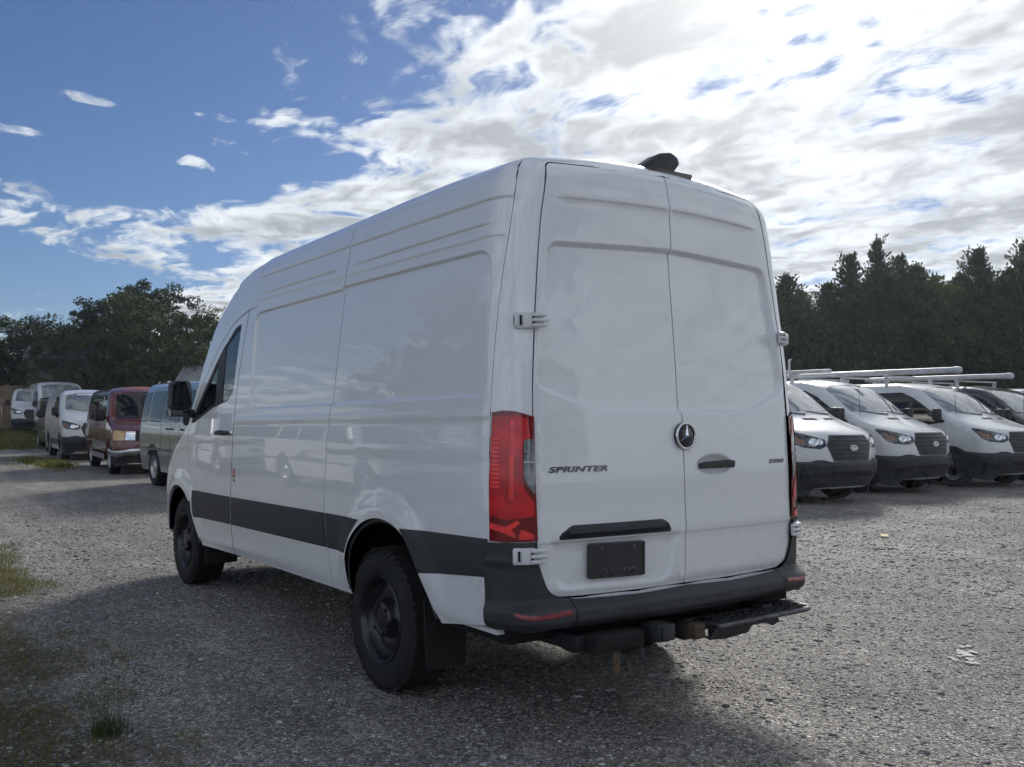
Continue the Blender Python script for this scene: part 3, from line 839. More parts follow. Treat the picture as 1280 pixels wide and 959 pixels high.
# plate holder, garnish, handle, lettering, star
PLATE = mat('plate_black', (.018, .019, .021), rough=.38, var=.35, vscale=60, coat=.2)
e = REAR(np.array([(.425, .78)]))[0]
pb = MB(); M = Matrix.Translation((e[0] - .004, .425, .782)) @ Matrix.Rotation(R_(-4), 4, 'Z') @ Matrix.Rotation(R_(1.2), 4, 'X')
pb.prism(rounded([(-.156, -.078), (.156, -.078), (.156, .078), (-.156, .078)], .014, 4), 'x', -.012, .004); pb.v = [tuple(M @ Vector(q)) for q in pb.v]
plate = pb.build('plate_holder', PLATE, rd_l, bevel=.002)
fb = MB()
for sgn in (1, -1):
    fb.box((-.016, -.156, sgn * .070 - .005), (-.0118, .156, sgn * .070 + .005), .001, M); fb.box((-.016, sgn * .150 - .005, -.066), (-.0118, sgn * .150 + .005, .066), .001, M)
fb.build('plate_border', mat('plate_frame', (.03, .032, .035), rough=.45, var=.3, vscale=50), plate)
scr = MB()
for y in (-.09, .09):
    for z in (.058,):
        scr.lathe([(0, -.018), (.006, -.018), (.007, -.014)], 10, 'x', (0, 0, 0)); 
        scr.v[-30:] = [tuple(M @ (Vector(q) + Vector((0, y, z)))) for q in scr.v[-30:]]
tag(scr.build('plate_screw', mat('screw_grey', (.2, .2, .2), rough=.4, metal=.6), plate), kind='stuff')
# worn, half rubbed-off floral print along the lower border
dc = MB(); rr = random.Random(3)
for y0, n_ in ((.075, 2), (-.05, 2), (-.085, 2), (.02, 1)):
    for k in range(n_):
        pts = [M @ Vector((-.0175, y0 + .018 * math.cos(t) * (1 - .25 * k), -.050 + .016 * math.sin(t) * (1 - .35 * k))) for t in np.linspace(.2, 2.9 + k, 8)]
        dc.tube(pts, .0013, 5)
tag(dc.build('plate_print', mat('worn_print', (.16, .16, .16), rough=.6, var=.5, vscale=120), plate), kind='stuff')
gar = rounded([(.742, .886), (.715, .915), (.660, .948), (.150, .948), (.110, .930), (.085, .886)], [.008, .05, .05, .05, .04, .008], 5)
panel('plate_lamp_garnish', gar, REAR, BLACK_PLASTIC, rd_l, res=.03, relief=lambda uv: .004 + .036 * sstep(-sdist(gar, uv), 0, .035), thick=.04, bstep=.015)
hb = MB(); y0 = surf(-.213, 1.19).x
hb.prism(rounded([(-.095, 1.172), (-.33, 1.172), (-.335, 1.206), (-.30, 1.212), (-.12, 1.204), (-.092, 1.198)], [.012, .014, .012, .02, .02, .01], 4), 'x', y0 - .026, y0 - .004)
hb.build('door_handle', BLACK_PLASTIC, rd_r, True, bevel=.005)

def text_mesh(body, width, height, shear, y_left, z_base, off, m, parent, extr=.003, bold=.02):
    cu = bpy.data.curves.new('lettering', 'FONT'); cu.body = body; cu.extrude = .03; cu.offset = bold; cu.space_character = 1.05
    to = bpy.data.objects.new('lettering_tmp', cu); COL.objects.link(to)
    dg = bpy.context.evaluated_depsgraph_get(); me = bpy.data.meshes.new_from_object(to.evaluated_get(dg))
    bpy.data.objects.remove(to); bpy.data.curves.remove(cu)
    co = np.array([v.co[:] for v in me.vertices]); lo = co.min(0); hi = co.max(0)
    u = (co[:, 0] - lo[0]) / (hi[0] - lo[0]); v = (co[:, 1] - lo[1]) / (hi[1] - lo[1])
    Y = y_left - (u * width + v * height * shear); Z = z_base + v * height
    S = REAR(np.stack([Y, Z], 1)); S[:, 0] -= off + np.where(co[:, 2] > 0, extr, 0)
    for i, q in enumerate(me.vertices): q.co = S[i]
    me.update()
    o = bpy.data.objects.new('lettering', me); COL.objects.link(o); o.parent = parent; me.materials.append(m)
    return o
BADGE = mat('dark_chrome_lettering', (.16, .17, .18), rough=.22, metal=.9, var=.1)
text_mesh('SPRINTER', .312, .026, .5, .775, 1.180, .001, BADGE, rd_l, bold=.03)
text_mesh('2500', .135, .021, .4, -.640, 1.183, .001, BADGE, rd_r, bold=.03)
sc_ = surf(-.002, 1.332); sx = sc_.x - .002
st = MB(); st.lathe([(0, -.022), (.030, -.021), (.056, -.014), (.064, -.004), (.064, .01)], 40, 'x', (sx, -.004, 1.332))
star = st.build('star_emblem', mat('emblem_black', (.012, .013, .014), rough=.1, coat=.6, var=.1), rd_l, True)
st = MB(); st.lathe([(.060 + .0065 * math.cos(t), -.016 + .0065 * math.sin(t)) for t in np.linspace(0, 2 * math.pi, 10, endpoint=False)], 44, 'x', (sx, -.004, 1.332), close=True)
st.build('emblem_ring', CHROME, star, True)
st = MB(); V = [(sx - .034, -.004, 1.332)]; tips = []
for k in range(3):
    a = math.pi / 2 + k * 2 * math.pi / 3
    V.append((sx - .024, -.004 + .058 * math.cos(a), 1.332 + .058 * math.sin(a))); b = a + math.pi / 3
    V.append((sx - .022, -.004 + .0095 * math.cos(b), 1.332 + .0095 * math.sin(b)))
n6 = [1, 2, 3, 4, 5, 6]
V.append((sx - .010, -.004, 1.332))
st.raw(V, [(0, n6[i], n6[(i + 1) % 6]) for i in range(6)] + [(7, n6[(i + 1) % 6], n6[i]) for i in range(6)])
st.build('emblem_star', CHROME, star)

# roof, windscreen, nose
sideP = SIDE(np.stack([np.linspace(.180, 3.5, 60), np.full(60, 2.556)], 1)); psi_l = np.arctan2(sideP[:, 1], sideP[:, 2] - 2.0) + .02
left_edge = np.stack([sideP[:, 0], psi_l], 1)
rear_edge = re_
half = np.vstack([rear_edge[::-1], left_edge, [(3.62, .84), (3.74, .70), (3.84, .45), (3.88, 0)]])
q = half[::-1].copy(); q[:, 1] *= -1
def roof_relief(uv):
    r = np.zeros(len(uv))
    for k in range(1, 7): r += .006 * (1 - sstep(np.abs(uv[:, 0] - .45 * k - .2), .03, .06)) * (1 - sstep(np.abs(uv[:, 1]), .6, .75))
    return r
panel('roof', dedupe(np.vstack([half, q])), ROOF, WHITE, van, res=.06, relief=lambda uv: roof_relief(uv) - .0012, bstep=.04, thick=0)
FRONT = map_ends(VF, 3.0, 1)
ws = np.array([(.845, 1.46), (.835, 1.75), (.80, 2.05), (.75, 2.26), (.40, 2.33), (0, 2.345)]); ws2 = ws[::-1].copy(); ws2[:, 0] *= -1
panel('windscreen', dedupe(np.vstack([ws, ws2])), FRONT, WGLASS, van, res=.10, thick=0, bstep=.05)
rc = np.array([(.755, 2.265), (.70, 2.40), (.62, 2.50), (.40, 2.535), (0, 2.55)]); rc2 = rc[::-1].copy(); rc2[:, 0] *= -1
inn = np.array([(.75, 2.265), (.40, 2.335), (0, 2.35)]); inn2 = inn[::-1].copy(); inn2[:, 0] *= -1
panel('roof_front', dedupe(np.vstack([rc, rc2, inn2[::-1] * [1, 1]] if False else [rc, rc2, np.array([(-.40, 2.337), (0, 2.352), (.40, 2.337)])])), FRONT, WHITE, van, res=.06, bstep=.04)
panel('bonnet_and_grille', [(.86, .45), (.86, .95), (.86, 1.10), (.85, 1.25), (.84, 1.44), (-.84, 1.44), (-.85, 1.25), (-.86, 1.10), (-.86, .95), (-.86, .45)], FRONT, WHITE, van, res=.06, bstep=.04)
panel('front_bumper', [(.80, .43), (.80, .78), (-.80, .78), (-.80, .43)], FRONT, BLACK_PLASTIC, van, res=.08, lift=.02)

# mirrors
def mirror(sg):
    b = MB(); x0, x1 = 4.56, 4.70
    out = rounded([(1.005 * sg, 1.545), (1.185 * sg, 1.545), (1.175 * sg, 1.775), (1.02 * sg, 1.785)], .05, 5)
    b.prism(out, 'x', x0, x1)
    m = b.build('side_mirror', BLACK_PLASTIC, van, True, bevel=.02)
    b = MB(); b.prism(rounded([(1.020 * sg, 1.56), (1.172 * sg, 1.56), (1.162 * sg, 1.762), (1.034 * sg, 1.77)], .04, 5), 'x', x0 - .004, x0 + .004)
    b.build('mirror_glass', mat('mirror_glass', (.16, .18, .19), rough=.05, metal=1.0, var=.04), m)  # dark glass colour stands in for what the mirror reflects
    b = MB(); b.box((x0 - .006, min(1.01 * sg, 1.19 * sg), 1.485), (x1, max(1.01 * sg, 1.19 * sg), 1.545), .022)
    lowm = b.build('mirror_base', BLACK_PLASTIC, m, True)
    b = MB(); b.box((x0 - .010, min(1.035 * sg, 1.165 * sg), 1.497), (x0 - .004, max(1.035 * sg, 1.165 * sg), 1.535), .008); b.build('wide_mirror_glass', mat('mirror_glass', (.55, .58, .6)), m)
    b = MB(); b.tube([(4.62, .93 * sg, 1.50), (4.62, 1.03 * sg, 1.515)], [.04, .035], 12); b.build('mirror_arm', BLACK_PLASTIC, m, True)
    b = MB(); b.box((x0 + .002, min(1.192 * sg, 1.176 * sg), 1.49), (x0 + .05, max(1.192 * sg, 1.176 * sg), 1.54), .006); b.build('indicator', mat('indicator_clear', (.5, .48, .44), rough=.1, coat=1.0, var=.1), m)
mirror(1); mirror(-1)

# roof-edge camera with the high brake lamp
b = MB(); b.prism(rounded([(.060, 2.655), (.046, 2.686), (-.055, 2.755), (-.13, 2.770), (-.178, 2.750), (-.190, 2.720), (-.135, 2.655)], [.004, .012, .03, .03, .02, .012, .004], 4), 'x', .165, .255)
camu = b.build('reversing_camera', mat('camera_housing', (.02, .021, .022), rough=.45, var=.2, bump=.2), van, True, bevel=.012)
b = MB(); b.box((.115, -.235, 2.632), (.215, .070, 2.662), .012); b.build('brake_lamp', mat('dark_brake_lamp', (.035, .010, .011), rough=.2, coat=.8, var=.2), camu, True)

# ---- wheels
def make_wheel(parent, x, z, sg, steer=0.0):
    Rr, yo = .376, .965
    e = empty('wheel', (x, 0, z), (0, 0, 0), parent)
    if steer: e.rotation_euler = (0, 0, steer)
    prof = [(.222, .712), (.235, .700), (.30, .695), (.345, .712), (.366, .742), (.373, .78), (.374, .84), (.373, .90), (.366, .936), (.352, .957), (.335, .965), (.30, .971), (.262, .970), (.238, .962), (.222, .948)]
    t = MB(); t.lathe([(r, a * sg) for r, a in prof], 72, 'y')
    tb = MB()
    nb = 46
    for row, (y0, y1, hgt) in enumerate(((.735, .775, .010), (.787, .835, .011), (.847, .895, .011), (.907, .946, .010))):
        for k in range(nb):
            a0 = 2 * math.pi * (k + .5 * (row % 2)) / nb; a1 = a0 + 2 * math.pi / nb * .66
            P = []
            for rr in (.366 if row in (0, 3) else .370, Rr + .001 if row in (1, 2) else Rr - .003):
                for aa in (a0, a1):
                    sk = .012 * (1 if row % 2 else -1) * (aa == a1)
                    P += [(rr * math.cos(aa), (y0 + sk) * sg, rr * math.sin(aa)), (rr * math.cos(aa), (y1 + sk) * sg, rr * math.sin(aa))]
            tb.raw(P, [(0, 1, 3, 2), (4, 6, 7, 5), (0, 2, 6, 4), (1, 5, 7, 3), (0, 4, 5, 1), (2, 3, 7, 6)])
    # shoulder lugs reaching on to the sidewall
    for k in range(nb):
        a0 = 2 * math.pi * k / nb; a1 = a0 + 2 * math.pi / nb * .6; P = []
        for rr, yy in ((.340, .960), (.369, .928), (.342, .970), (.3735, .944)):
            for aa in (a0, a1): P.append((rr * math.cos(aa), yy * sg, rr * math.sin(aa)))
        tb.raw(P, [(0, 1, 3, 2), (4, 6, 7, 5), (0, 4, 5, 1), (2, 3, 7, 6), (0, 2, 6, 4), (1, 5, 7, 3)])
    t.raw(tb.v, tb.f)
    ty = t.build('tyre', RUBBER, e, True)
    # raised ring on the sidewall
    rp = MB(); rp.lathe([(.292, .971 * sg), (.296, .974 * sg), (.300, .971 * sg)], 64, 'y'); rp.build('sidewall_ring', RUBBER, ty, True) if False else None
    rim = MB(); rim.lathe([(r, a * sg) for r, a in ((.222, .72), (.224, .945), (.231, .962), (.226, .968), (.217, .960), (.210, .935), (.200, .905), (.188, .895), (.168, .905), (.135, .912), (.112, .905), (.104, .915), (.098, .935), (.0, .938))], 56, 'y')
    rm = rim.build('rim', RIM_BLACK, e, True)
    ho = MB()
    for k in range(14):
        a = 2 * math.pi * k / 14
        M = Matrix.Translation((.160 * math.cos(a), .9085 * sg, .160 * math.sin(a))) @ Matrix.Rotation(-a, 4, 'Y') @ Matrix.Scale(1.0, 4)
        pts = [M @ Vector((.016 * math.cos(q), .0035 * sg, .022 * math.sin(q))) for q in np.linspace(0, 2 * math.pi, 12, endpoint=False)]
        ho.raw(pts, [tuple(range(12))])
    ho.build('vent_hole', GAP, rm) if False else None
    hub = MB(); hub.lathe([(r, a * sg) for r, a in ((.098, .90), (.096, .945), (.088, .958), (.070, .962), (.058, .955), (.050, .957), (.0, .958))], 36, 'y')
    hb_ = hub.build('hub_cap', RIM_BLACK, e, True)
    nuts = MB()
    for k in range(6):
        a = 2 * math.pi * k / 6 + .3
        nuts.lathe([(r, q * sg) for r, q in ((.011, .94), (.011, .968), (.006, .972), (0, .972))], 8, 'y', (.078 * math.cos(a), 0, .078 * math.sin(a)))
    tag(nuts.build('wheel_nut', RIM_BLACK, e, True), kind='stuff')
    return e
make_wheel(van, 1.263, .375, 1); make_wheel(van, 1.263, .375, -1)
make_wheel(van, 4.93, .445, 1); make_wheel(van, 4.93, .445, -1)

# ---- underneath: axle, exhaust, mud flaps, tow bar, step
b = MB(); b.tube([(1.263, -.80, .375), (1.263, .80, .375)], .055, 14); b.lathe([(0, -.17), (.12, -.12), (.16, 0), (.12, .12), (0, .17)], 20, 'x', (1.263, 0, .385))
b.box((.25, -.55, .40), (3.4, -.45, .50), .01); b.box((.25, .45, .40), (3.4, .55, .50), .01); b.box((.35, -.40, .36), (.95, .25, .46), .05)
b.build('rear_axle', UNDER, van, True)
b = MB(); b.tube([(4.93, -.78, .43), (4.93, .78, .43)], .05, 12); b.box((4.0, -.4, .30), (4.6, .4, .48), .05); b.box((4.75, -.6, .32), (5.1, .6, .46), .04); b.build('front_axle', UNDER, van)
for sg in (1, -1):
    b = MB(); b.prism(rounded([(.735 * sg, .20), (.955 * sg, .20), (.968 * sg, .56), (.72 * sg, .56)], .02, 3), 'x', .775, .788); b.build('mud_flap', RUBBER, van)
    b = MB(); b.box((4.36, min(.70 * sg, .955 * sg), .30), (4.372, max(.70 * sg, .955 * sg), .60), .0); b.build('mud_flap', RUBBER, van)
    b = MB(); b.box((.16, min(.90 * sg, .955 * sg), .482), (.57, max(.90 * sg, .955 * sg), .505), .004); b.build('sill_plate', WHITE_PLASTIC, van)
b = MB(); b.box((.02, -.56, .385), (.10, .64, .455), .010); b.box((-.02, .58, .40), (.30, .66, .47), .01); b.box((-.02, -.62, .40), (.30, -.54, .47), .01); b.box((-.10, -.02, .39), (.40, .09, .46), .01)
hitch = b.build('tow_bar', DARK_METAL, van, True)
b = MB(); b.box((-.150, .005, .400), (-.095, .072, .468), .006); b.build('receiver_tube', RUST, hitch, True)
b = MB(); b.box((-.14, .185, .412), (-.02, .29, .49), .012); b.box((-.152, .20, .422), (-.14, .275, .48), .008); b.build('trailer_socket', BLACK_PLASTIC, hitch, True)
b = MB(); b.box((-.10, .33, .395), (.02, .62, .475), .02); b.build('tow_bar_cover', UNDER, hitch, True)
b = MB(); b.box((-.09, .475, .295), (-.083, .515, .40), .0); b.build('hanging_tab', RUST, hitch)
b = MB(); b.tube([(-.10, .36, .40), (-.13, .37, .345), (-.12, .40, .33), (-.09, .43, .36)], .006, 8); b.tube([(-.05, -.05, .40), (-.08, -.10, .37), (-.06, -.14, .40)], .007, 8); tag(b.build('safety_chain_hook', DARK_METAL, hitch, True), kind='stuff')
step_out = rounded([(-.145, -.10), (-.120, -.78), (-.06, -.845), (.06, -.86), (.10, -.80), (.10, -.10)], [.02, .05, .06, .05, .04, .01], 6)
b = MB(); b.prism(step_out, 'z', .425, .450); b.build('bumper_step', DARK_METAL, van, True, bevel=.006)
stp = bpy.data.objects[b'bumper_step'.decode()]
b = MB()
for i in range(14):
    for j in range(4):
        cx_, cy_ = -.095 + j * .05, -.16 - i * .048
        b.lathe([(.017, 0), (.016, .004), (.010, .005), (.009, .001)], 10, 'z', (cx_ + (i % 2) * .012, cy_, .450))
tag(b.build('step_tread', mat('step_tread_black', (.02, .02, .021), rough=.6, var=.3, vscale=30), stp, True), kind='stuff')
b = MB(); b.tube([(q[0], q[1], .440) for q in list(step_out) + [step_out[0]]], .011, 8, False); b.build('step_rim', mat('pale_step_edge', (.10, .10, .105), rough=.35, metal=.5, var=.4, vscale=18), stp, True)  # rim a paler metal than the step
b = MB(); b.prism([(-.12, .43), (-.30, .43), (-.60, .43), (-.62, .385), (-.57, .37), (-.53, .392), (-.42, .392), (-.38, .36), (-.22, .35), (-.12, .36)], 'x', -.06, -.045); b.build('step_bracket', DARK_METAL, stp)

# small inspection sticker on the door pillar
stk = MB(); p = SIDE(np.array([(3.535, 1.05)]))[0]
def patch(name, x0, x1, z0, z1, m, lift):
    panel(name, [(x0, z0), (x1, z0), (x1, z1), (x0, z1)], SIDE, m, cargo, res=.05, relief=lambda uv: side_relief(uv) + lift, thick=.001, bstep=.03)
STK_R = mat('sticker_red', (.42, .05, .05), rough=.5, var=.1); STK_W = mat('sticker_white', (.65, .65, .65), rough=.5, var=.05); STK_K = mat('sticker_print', (.05, .05, .06), rough=.5, var=.1)
patch('sticker', 3.505, 3.560, 1.030, 1.090, STK_R, .0012)
for z in (1.043, 1.058, 1.073): patch('sticker_print', 3.512, 3.553, z, z + .006, STK_W, .0024)
patch('sticker', 3.512, 3.548, .992, 1.022, STK_W, .0012)
patch('sticker_print', 3.516, 3.545, 1.003, 1.016, STK_K, .0024)

# cab interior seen through the glass
CLOTH = mat('seat_cloth', (.03, .03, .033), rough=.9, var=.3, vscale=40)
for y in (.48, -.48):
    b = MB(); b.box((3.75, y - .24, .85), (4.25, y + .24, 1.05), .05); b.box((3.66, y - .24, 1.0), (3.82, y + .24, 1.62), .06); b.box((3.66, y - .13, 1.64), (3.78, y + .13, 1.86), .05); b.build('seat', CLOTH, van, True)
b = MB(); b.box((4.55, -.88, 1.0), (4.98, .88, 1.38), .08); b.build('dashboard', mat('dashboard_grey', (.03, .03, .032), rough=.7, var=.2), van, True)
b = MB(); b.lathe([(.185 + .014 * math.cos(t), .014 * math.sin(t)) for t in np.linspace(0, 2 * math.pi, 8, endpoint=False)], 28, 'x', (4.42, .48, 1.32), close=True); b.tube([(4.42, .48, 1.32), (4.60, .48, 1.24)], .03, 8); b.build('steering_wheel', CLOTH, van, True)
b = MB(); b.box((3.615, -.90, .9), (3.63, .90, 2.2), 0); b.build('bulkhead', mat('bulkhead_grey', (.20, .20, .21), rough=.6, var=.1), van)
# ================================================================== vans parked around the lot
def map_nose(F, C):
    C = np.asarray(C, float)
    def f(uv):
        uv = np.asarray(uv, float); n = len(uv)
        d = np.stack([np.cos(uv[:, 0]), np.sin(uv[:, 0]), uv[:, 1]], 1); d /= np.linalg.norm(d, axis=1, keepdims=True)
        return march(F, np.tile(C, (n, 1)), d, 2.4, 20)
    return f
def to_nose(P, C):
    P = np.asarray(P, float) - np.asarray(C, float); h = np.hypot(P[:, 0], P[:, 1])
    return np.stack([np.arctan2(P[:, 1], P[:, 0]), P[:, 2] / h], 1)

class Kind:
    def __init__(s, w, xf, xc, rear, roof, wheels, wr, side_r=.14, front_r=.14, roof_r=.13, floor=.27):
        s.w, s.xf, s.xc, s.rear = Tab(*w), Tab(*xf), Tab(*xc), Tab(*rear)
        s.roof, s.wheels, s.wr, s.sr, s.fr, s.rr, s.floor = roof, wheels, wr, side_r, front_r, roof_r, floor
    def F(s, x, y, z):
        ay = np.abs(y)
        d = sm(ay - s.w(z) + .05 * np.clip((x + 1.2) / 1.2, 0, 1) ** 2, s.rear(z) + .05 * ay ** 2 - x, s.sr)
        d = sm(d, (x - s.xf(z) + s.xc(z) * (ay / .95) ** 2) * .75, s.fr)
        return sm(d, z - s.roof + .06 * (ay / .8) ** 2, s.rr)
    def core(s, x, y, z):
        d = np.maximum(s.F(x, y, z), s.floor - z)
        for wx in s.wheels:
            d = np.maximum(d, -np.maximum(np.hypot(x - wx, z - s.wr) - s.wr * 1.19, .62 - np.abs(y)))
        return d
    def body(s, zc=.9, n=88, nx=110):
        xs = np.concatenate([np.linspace(float(s.rear(np.array([.9]))[0]) + .03, -1.3, nx // 2), np.linspace(-1.27, -.02, nx // 2)])
        V, Q, caps = loft(s.core, xs, zc, n)
        e = 3e-3; N = np.empty_like(V)
        for k in range(3):
            a = V.copy(); b = V.copy(); a[:, k] += e; b[:, k] -= e
            N[:, k] = s.core(a[:, 0], a[:, 1], a[:, 2]) - s.core(b[:, 0], b[:, 1], b[:, 2])
        N /= np.maximum(np.linalg.norm(N, axis=1, keepdims=True), 1e-9)
        return V, Q, caps, N

TRANSIT = Kind(([.2, .45, .7, 1.0, 1.3, 1.55, 1.8, 1.95, 2.05, 2.2], [.93, .97, 1.0, 1.02, 1.01, .975, .925, .885, .85, .78]),
               ([.25, .45, .62, .8, .95, 1.08, 1.16, 1.24, 1.34, 1.46, 1.6, 1.8, 2.0, 2.08, 2.16], [-.14, -.03, .0, -.01, -.025, -.06, -.16, -.40, -.72, -1.00, -1.18, -1.46, -1.82, -2.06, -2.5]),
               ([.4, 1.1, 1.5, 2.1], [.30, .26, .20, .12]), ([.5, 1.2, 2.1], [-5.53, -5.50, -5.42]), 2.14, (-1.02, -4.32), .35)
HIGH = Kind(([.2, .45, .7, 1.0, 1.3, 1.55, 1.8, 2.2, 2.4, 2.55], [.93, .97, 1.0, 1.02, 1.01, .985, .96, .90, .86, .78]),
            ([.25, .45, .62, .8, .95, 1.08, 1.18, 1.28, 1.40, 1.48, 1.6, 1.8, 2.0, 2.2, 2.35, 2.48], [-.14, -.03, .0, -.01, -.03, -.10, -.24, -.52, -.86, -1.02, -1.18, -1.46, -1.74, -2.02, -2.3, -2.8]),
            ([.4, 1.1, 1.5, 2.1], [.30, .26, .20, .12]), ([.5, 1.2, 2.5], [-5.9, -5.88, -5.80]), 2.46, (-1.02, -4.32), .35)
ECON = Kind(([.25, .5, .8, 1.05, 1.25, 1.6, 1.9, 2.05], [.93, .975, 1.0, 1.0, .975, .92, .865, .80]),
            ([.3, .5, .62, .75, .95, 1.05, 1.12, 1.2, 1.28, 1.6, 1.9, 2.0, 2.08], [-.15, -.03, 0, -.03, -.05, -.10, -.25, -.62, -1.0, -1.26, -1.54, -1.74, -2.1]),
            ([.4, 1.1, 1.5, 2.1], [.16, .16, .16, .10]), ([.5, 1.2, 2.1], [-5.38, -5.36, -5.28]), 2.07, (-.80, -4.30), .37, .11, .10, .12)

DGLASS = mat('dark_vehicle_glass', (.010, .012, .013), rough=.03, spec=.5, var=.2, vscale=3)
WSGLASS = mat('dusty_sky_pale_windscreen', (.20, .22, .215), rough=.05, spec=.9, coat=.8, var=.35, vscale=4)  # base lightened for the sky's reflection, besides some dust
BUMPER = mat('unpainted_bumper', (.022, .024, .027), rough=.5, var=.2, dirt=.15)
GRILLE_BAR = mat('grille_bar_grey', (.040, .042, .045), rough=.4, var=.1)
HEAD_DARK = mat('headlamp_smoke', (.035, .036, .038), rough=.06, coat=1.0, var=.3, vscale=20)
HEAD_LIT = mat('headlamp_reflector', (.75, .76, .78), rough=.10, metal=.85, coat=1.0, var=.1)
AMBER = mat('amber_lens', (.22, .085, .035), rough=.15, coat=1.0, var=.15)
STEEL = mat('painted_steel_wheel', (.30, .30, .31), rough=.45, metal=.4, var=.2, vscale=20)
BLUE_OVAL = mat('badge_blue', (.012, .022, .07), rough=.15, coat=1.0)
WHITE2 = mat('fleet_white_paint', (.70, .71, .71), rough=.33, coat=.8, coat_rough=.03, dirt=.30)

def simple_wheel(parent, x, z, sg, R, rim_m, yo=.96):
    e = empty('wheel', (x, 0, z), (0, 0, 0), parent)
    t = MB(); t.lathe([(r * R / .35, a * sg) for r, a in ((.20, yo - .22), (.27, yo - .235), (.33, yo - .22), (.348, yo - .18), (.35, yo - .10), (.348, yo - .04), (.335, yo - .008), (.30, yo), (.24, yo - .002), (.212, yo - .012), (.205, yo - .03))], 40, 'y'); t.build('tyre', RUBBER, e, True)
    r_ = MB(); r_.lathe([(r * R / .35, a * sg) for r, a in ((.206, yo - .2), (.208, yo - .02), (.214, yo - .006), (.205, yo - .008), (.190, yo - .05), (.165, yo - .058), (.135, yo - .045), (.115, yo - .035), (.10, yo - .04), (0, yo - .04))], 36, 'y'); rm = r_.build('rim', rim_m, e, True)
    c = MB(); c.lathe([(r * R / .35, a * sg) for r, a in ((.118, yo - .045), (.112, yo - .025), (.085, yo - .012), (.05, yo - .012), (.045, yo - .004), (0, yo - .002))], 28, 'y'); c.build('hub_cap', RIM_BLACK if rim_m is STEEL else rim_m, e, True)
    return e

def both(o, parent, name=None):
    return mirror_y(o, name or o.name.split('.')[0], parent)

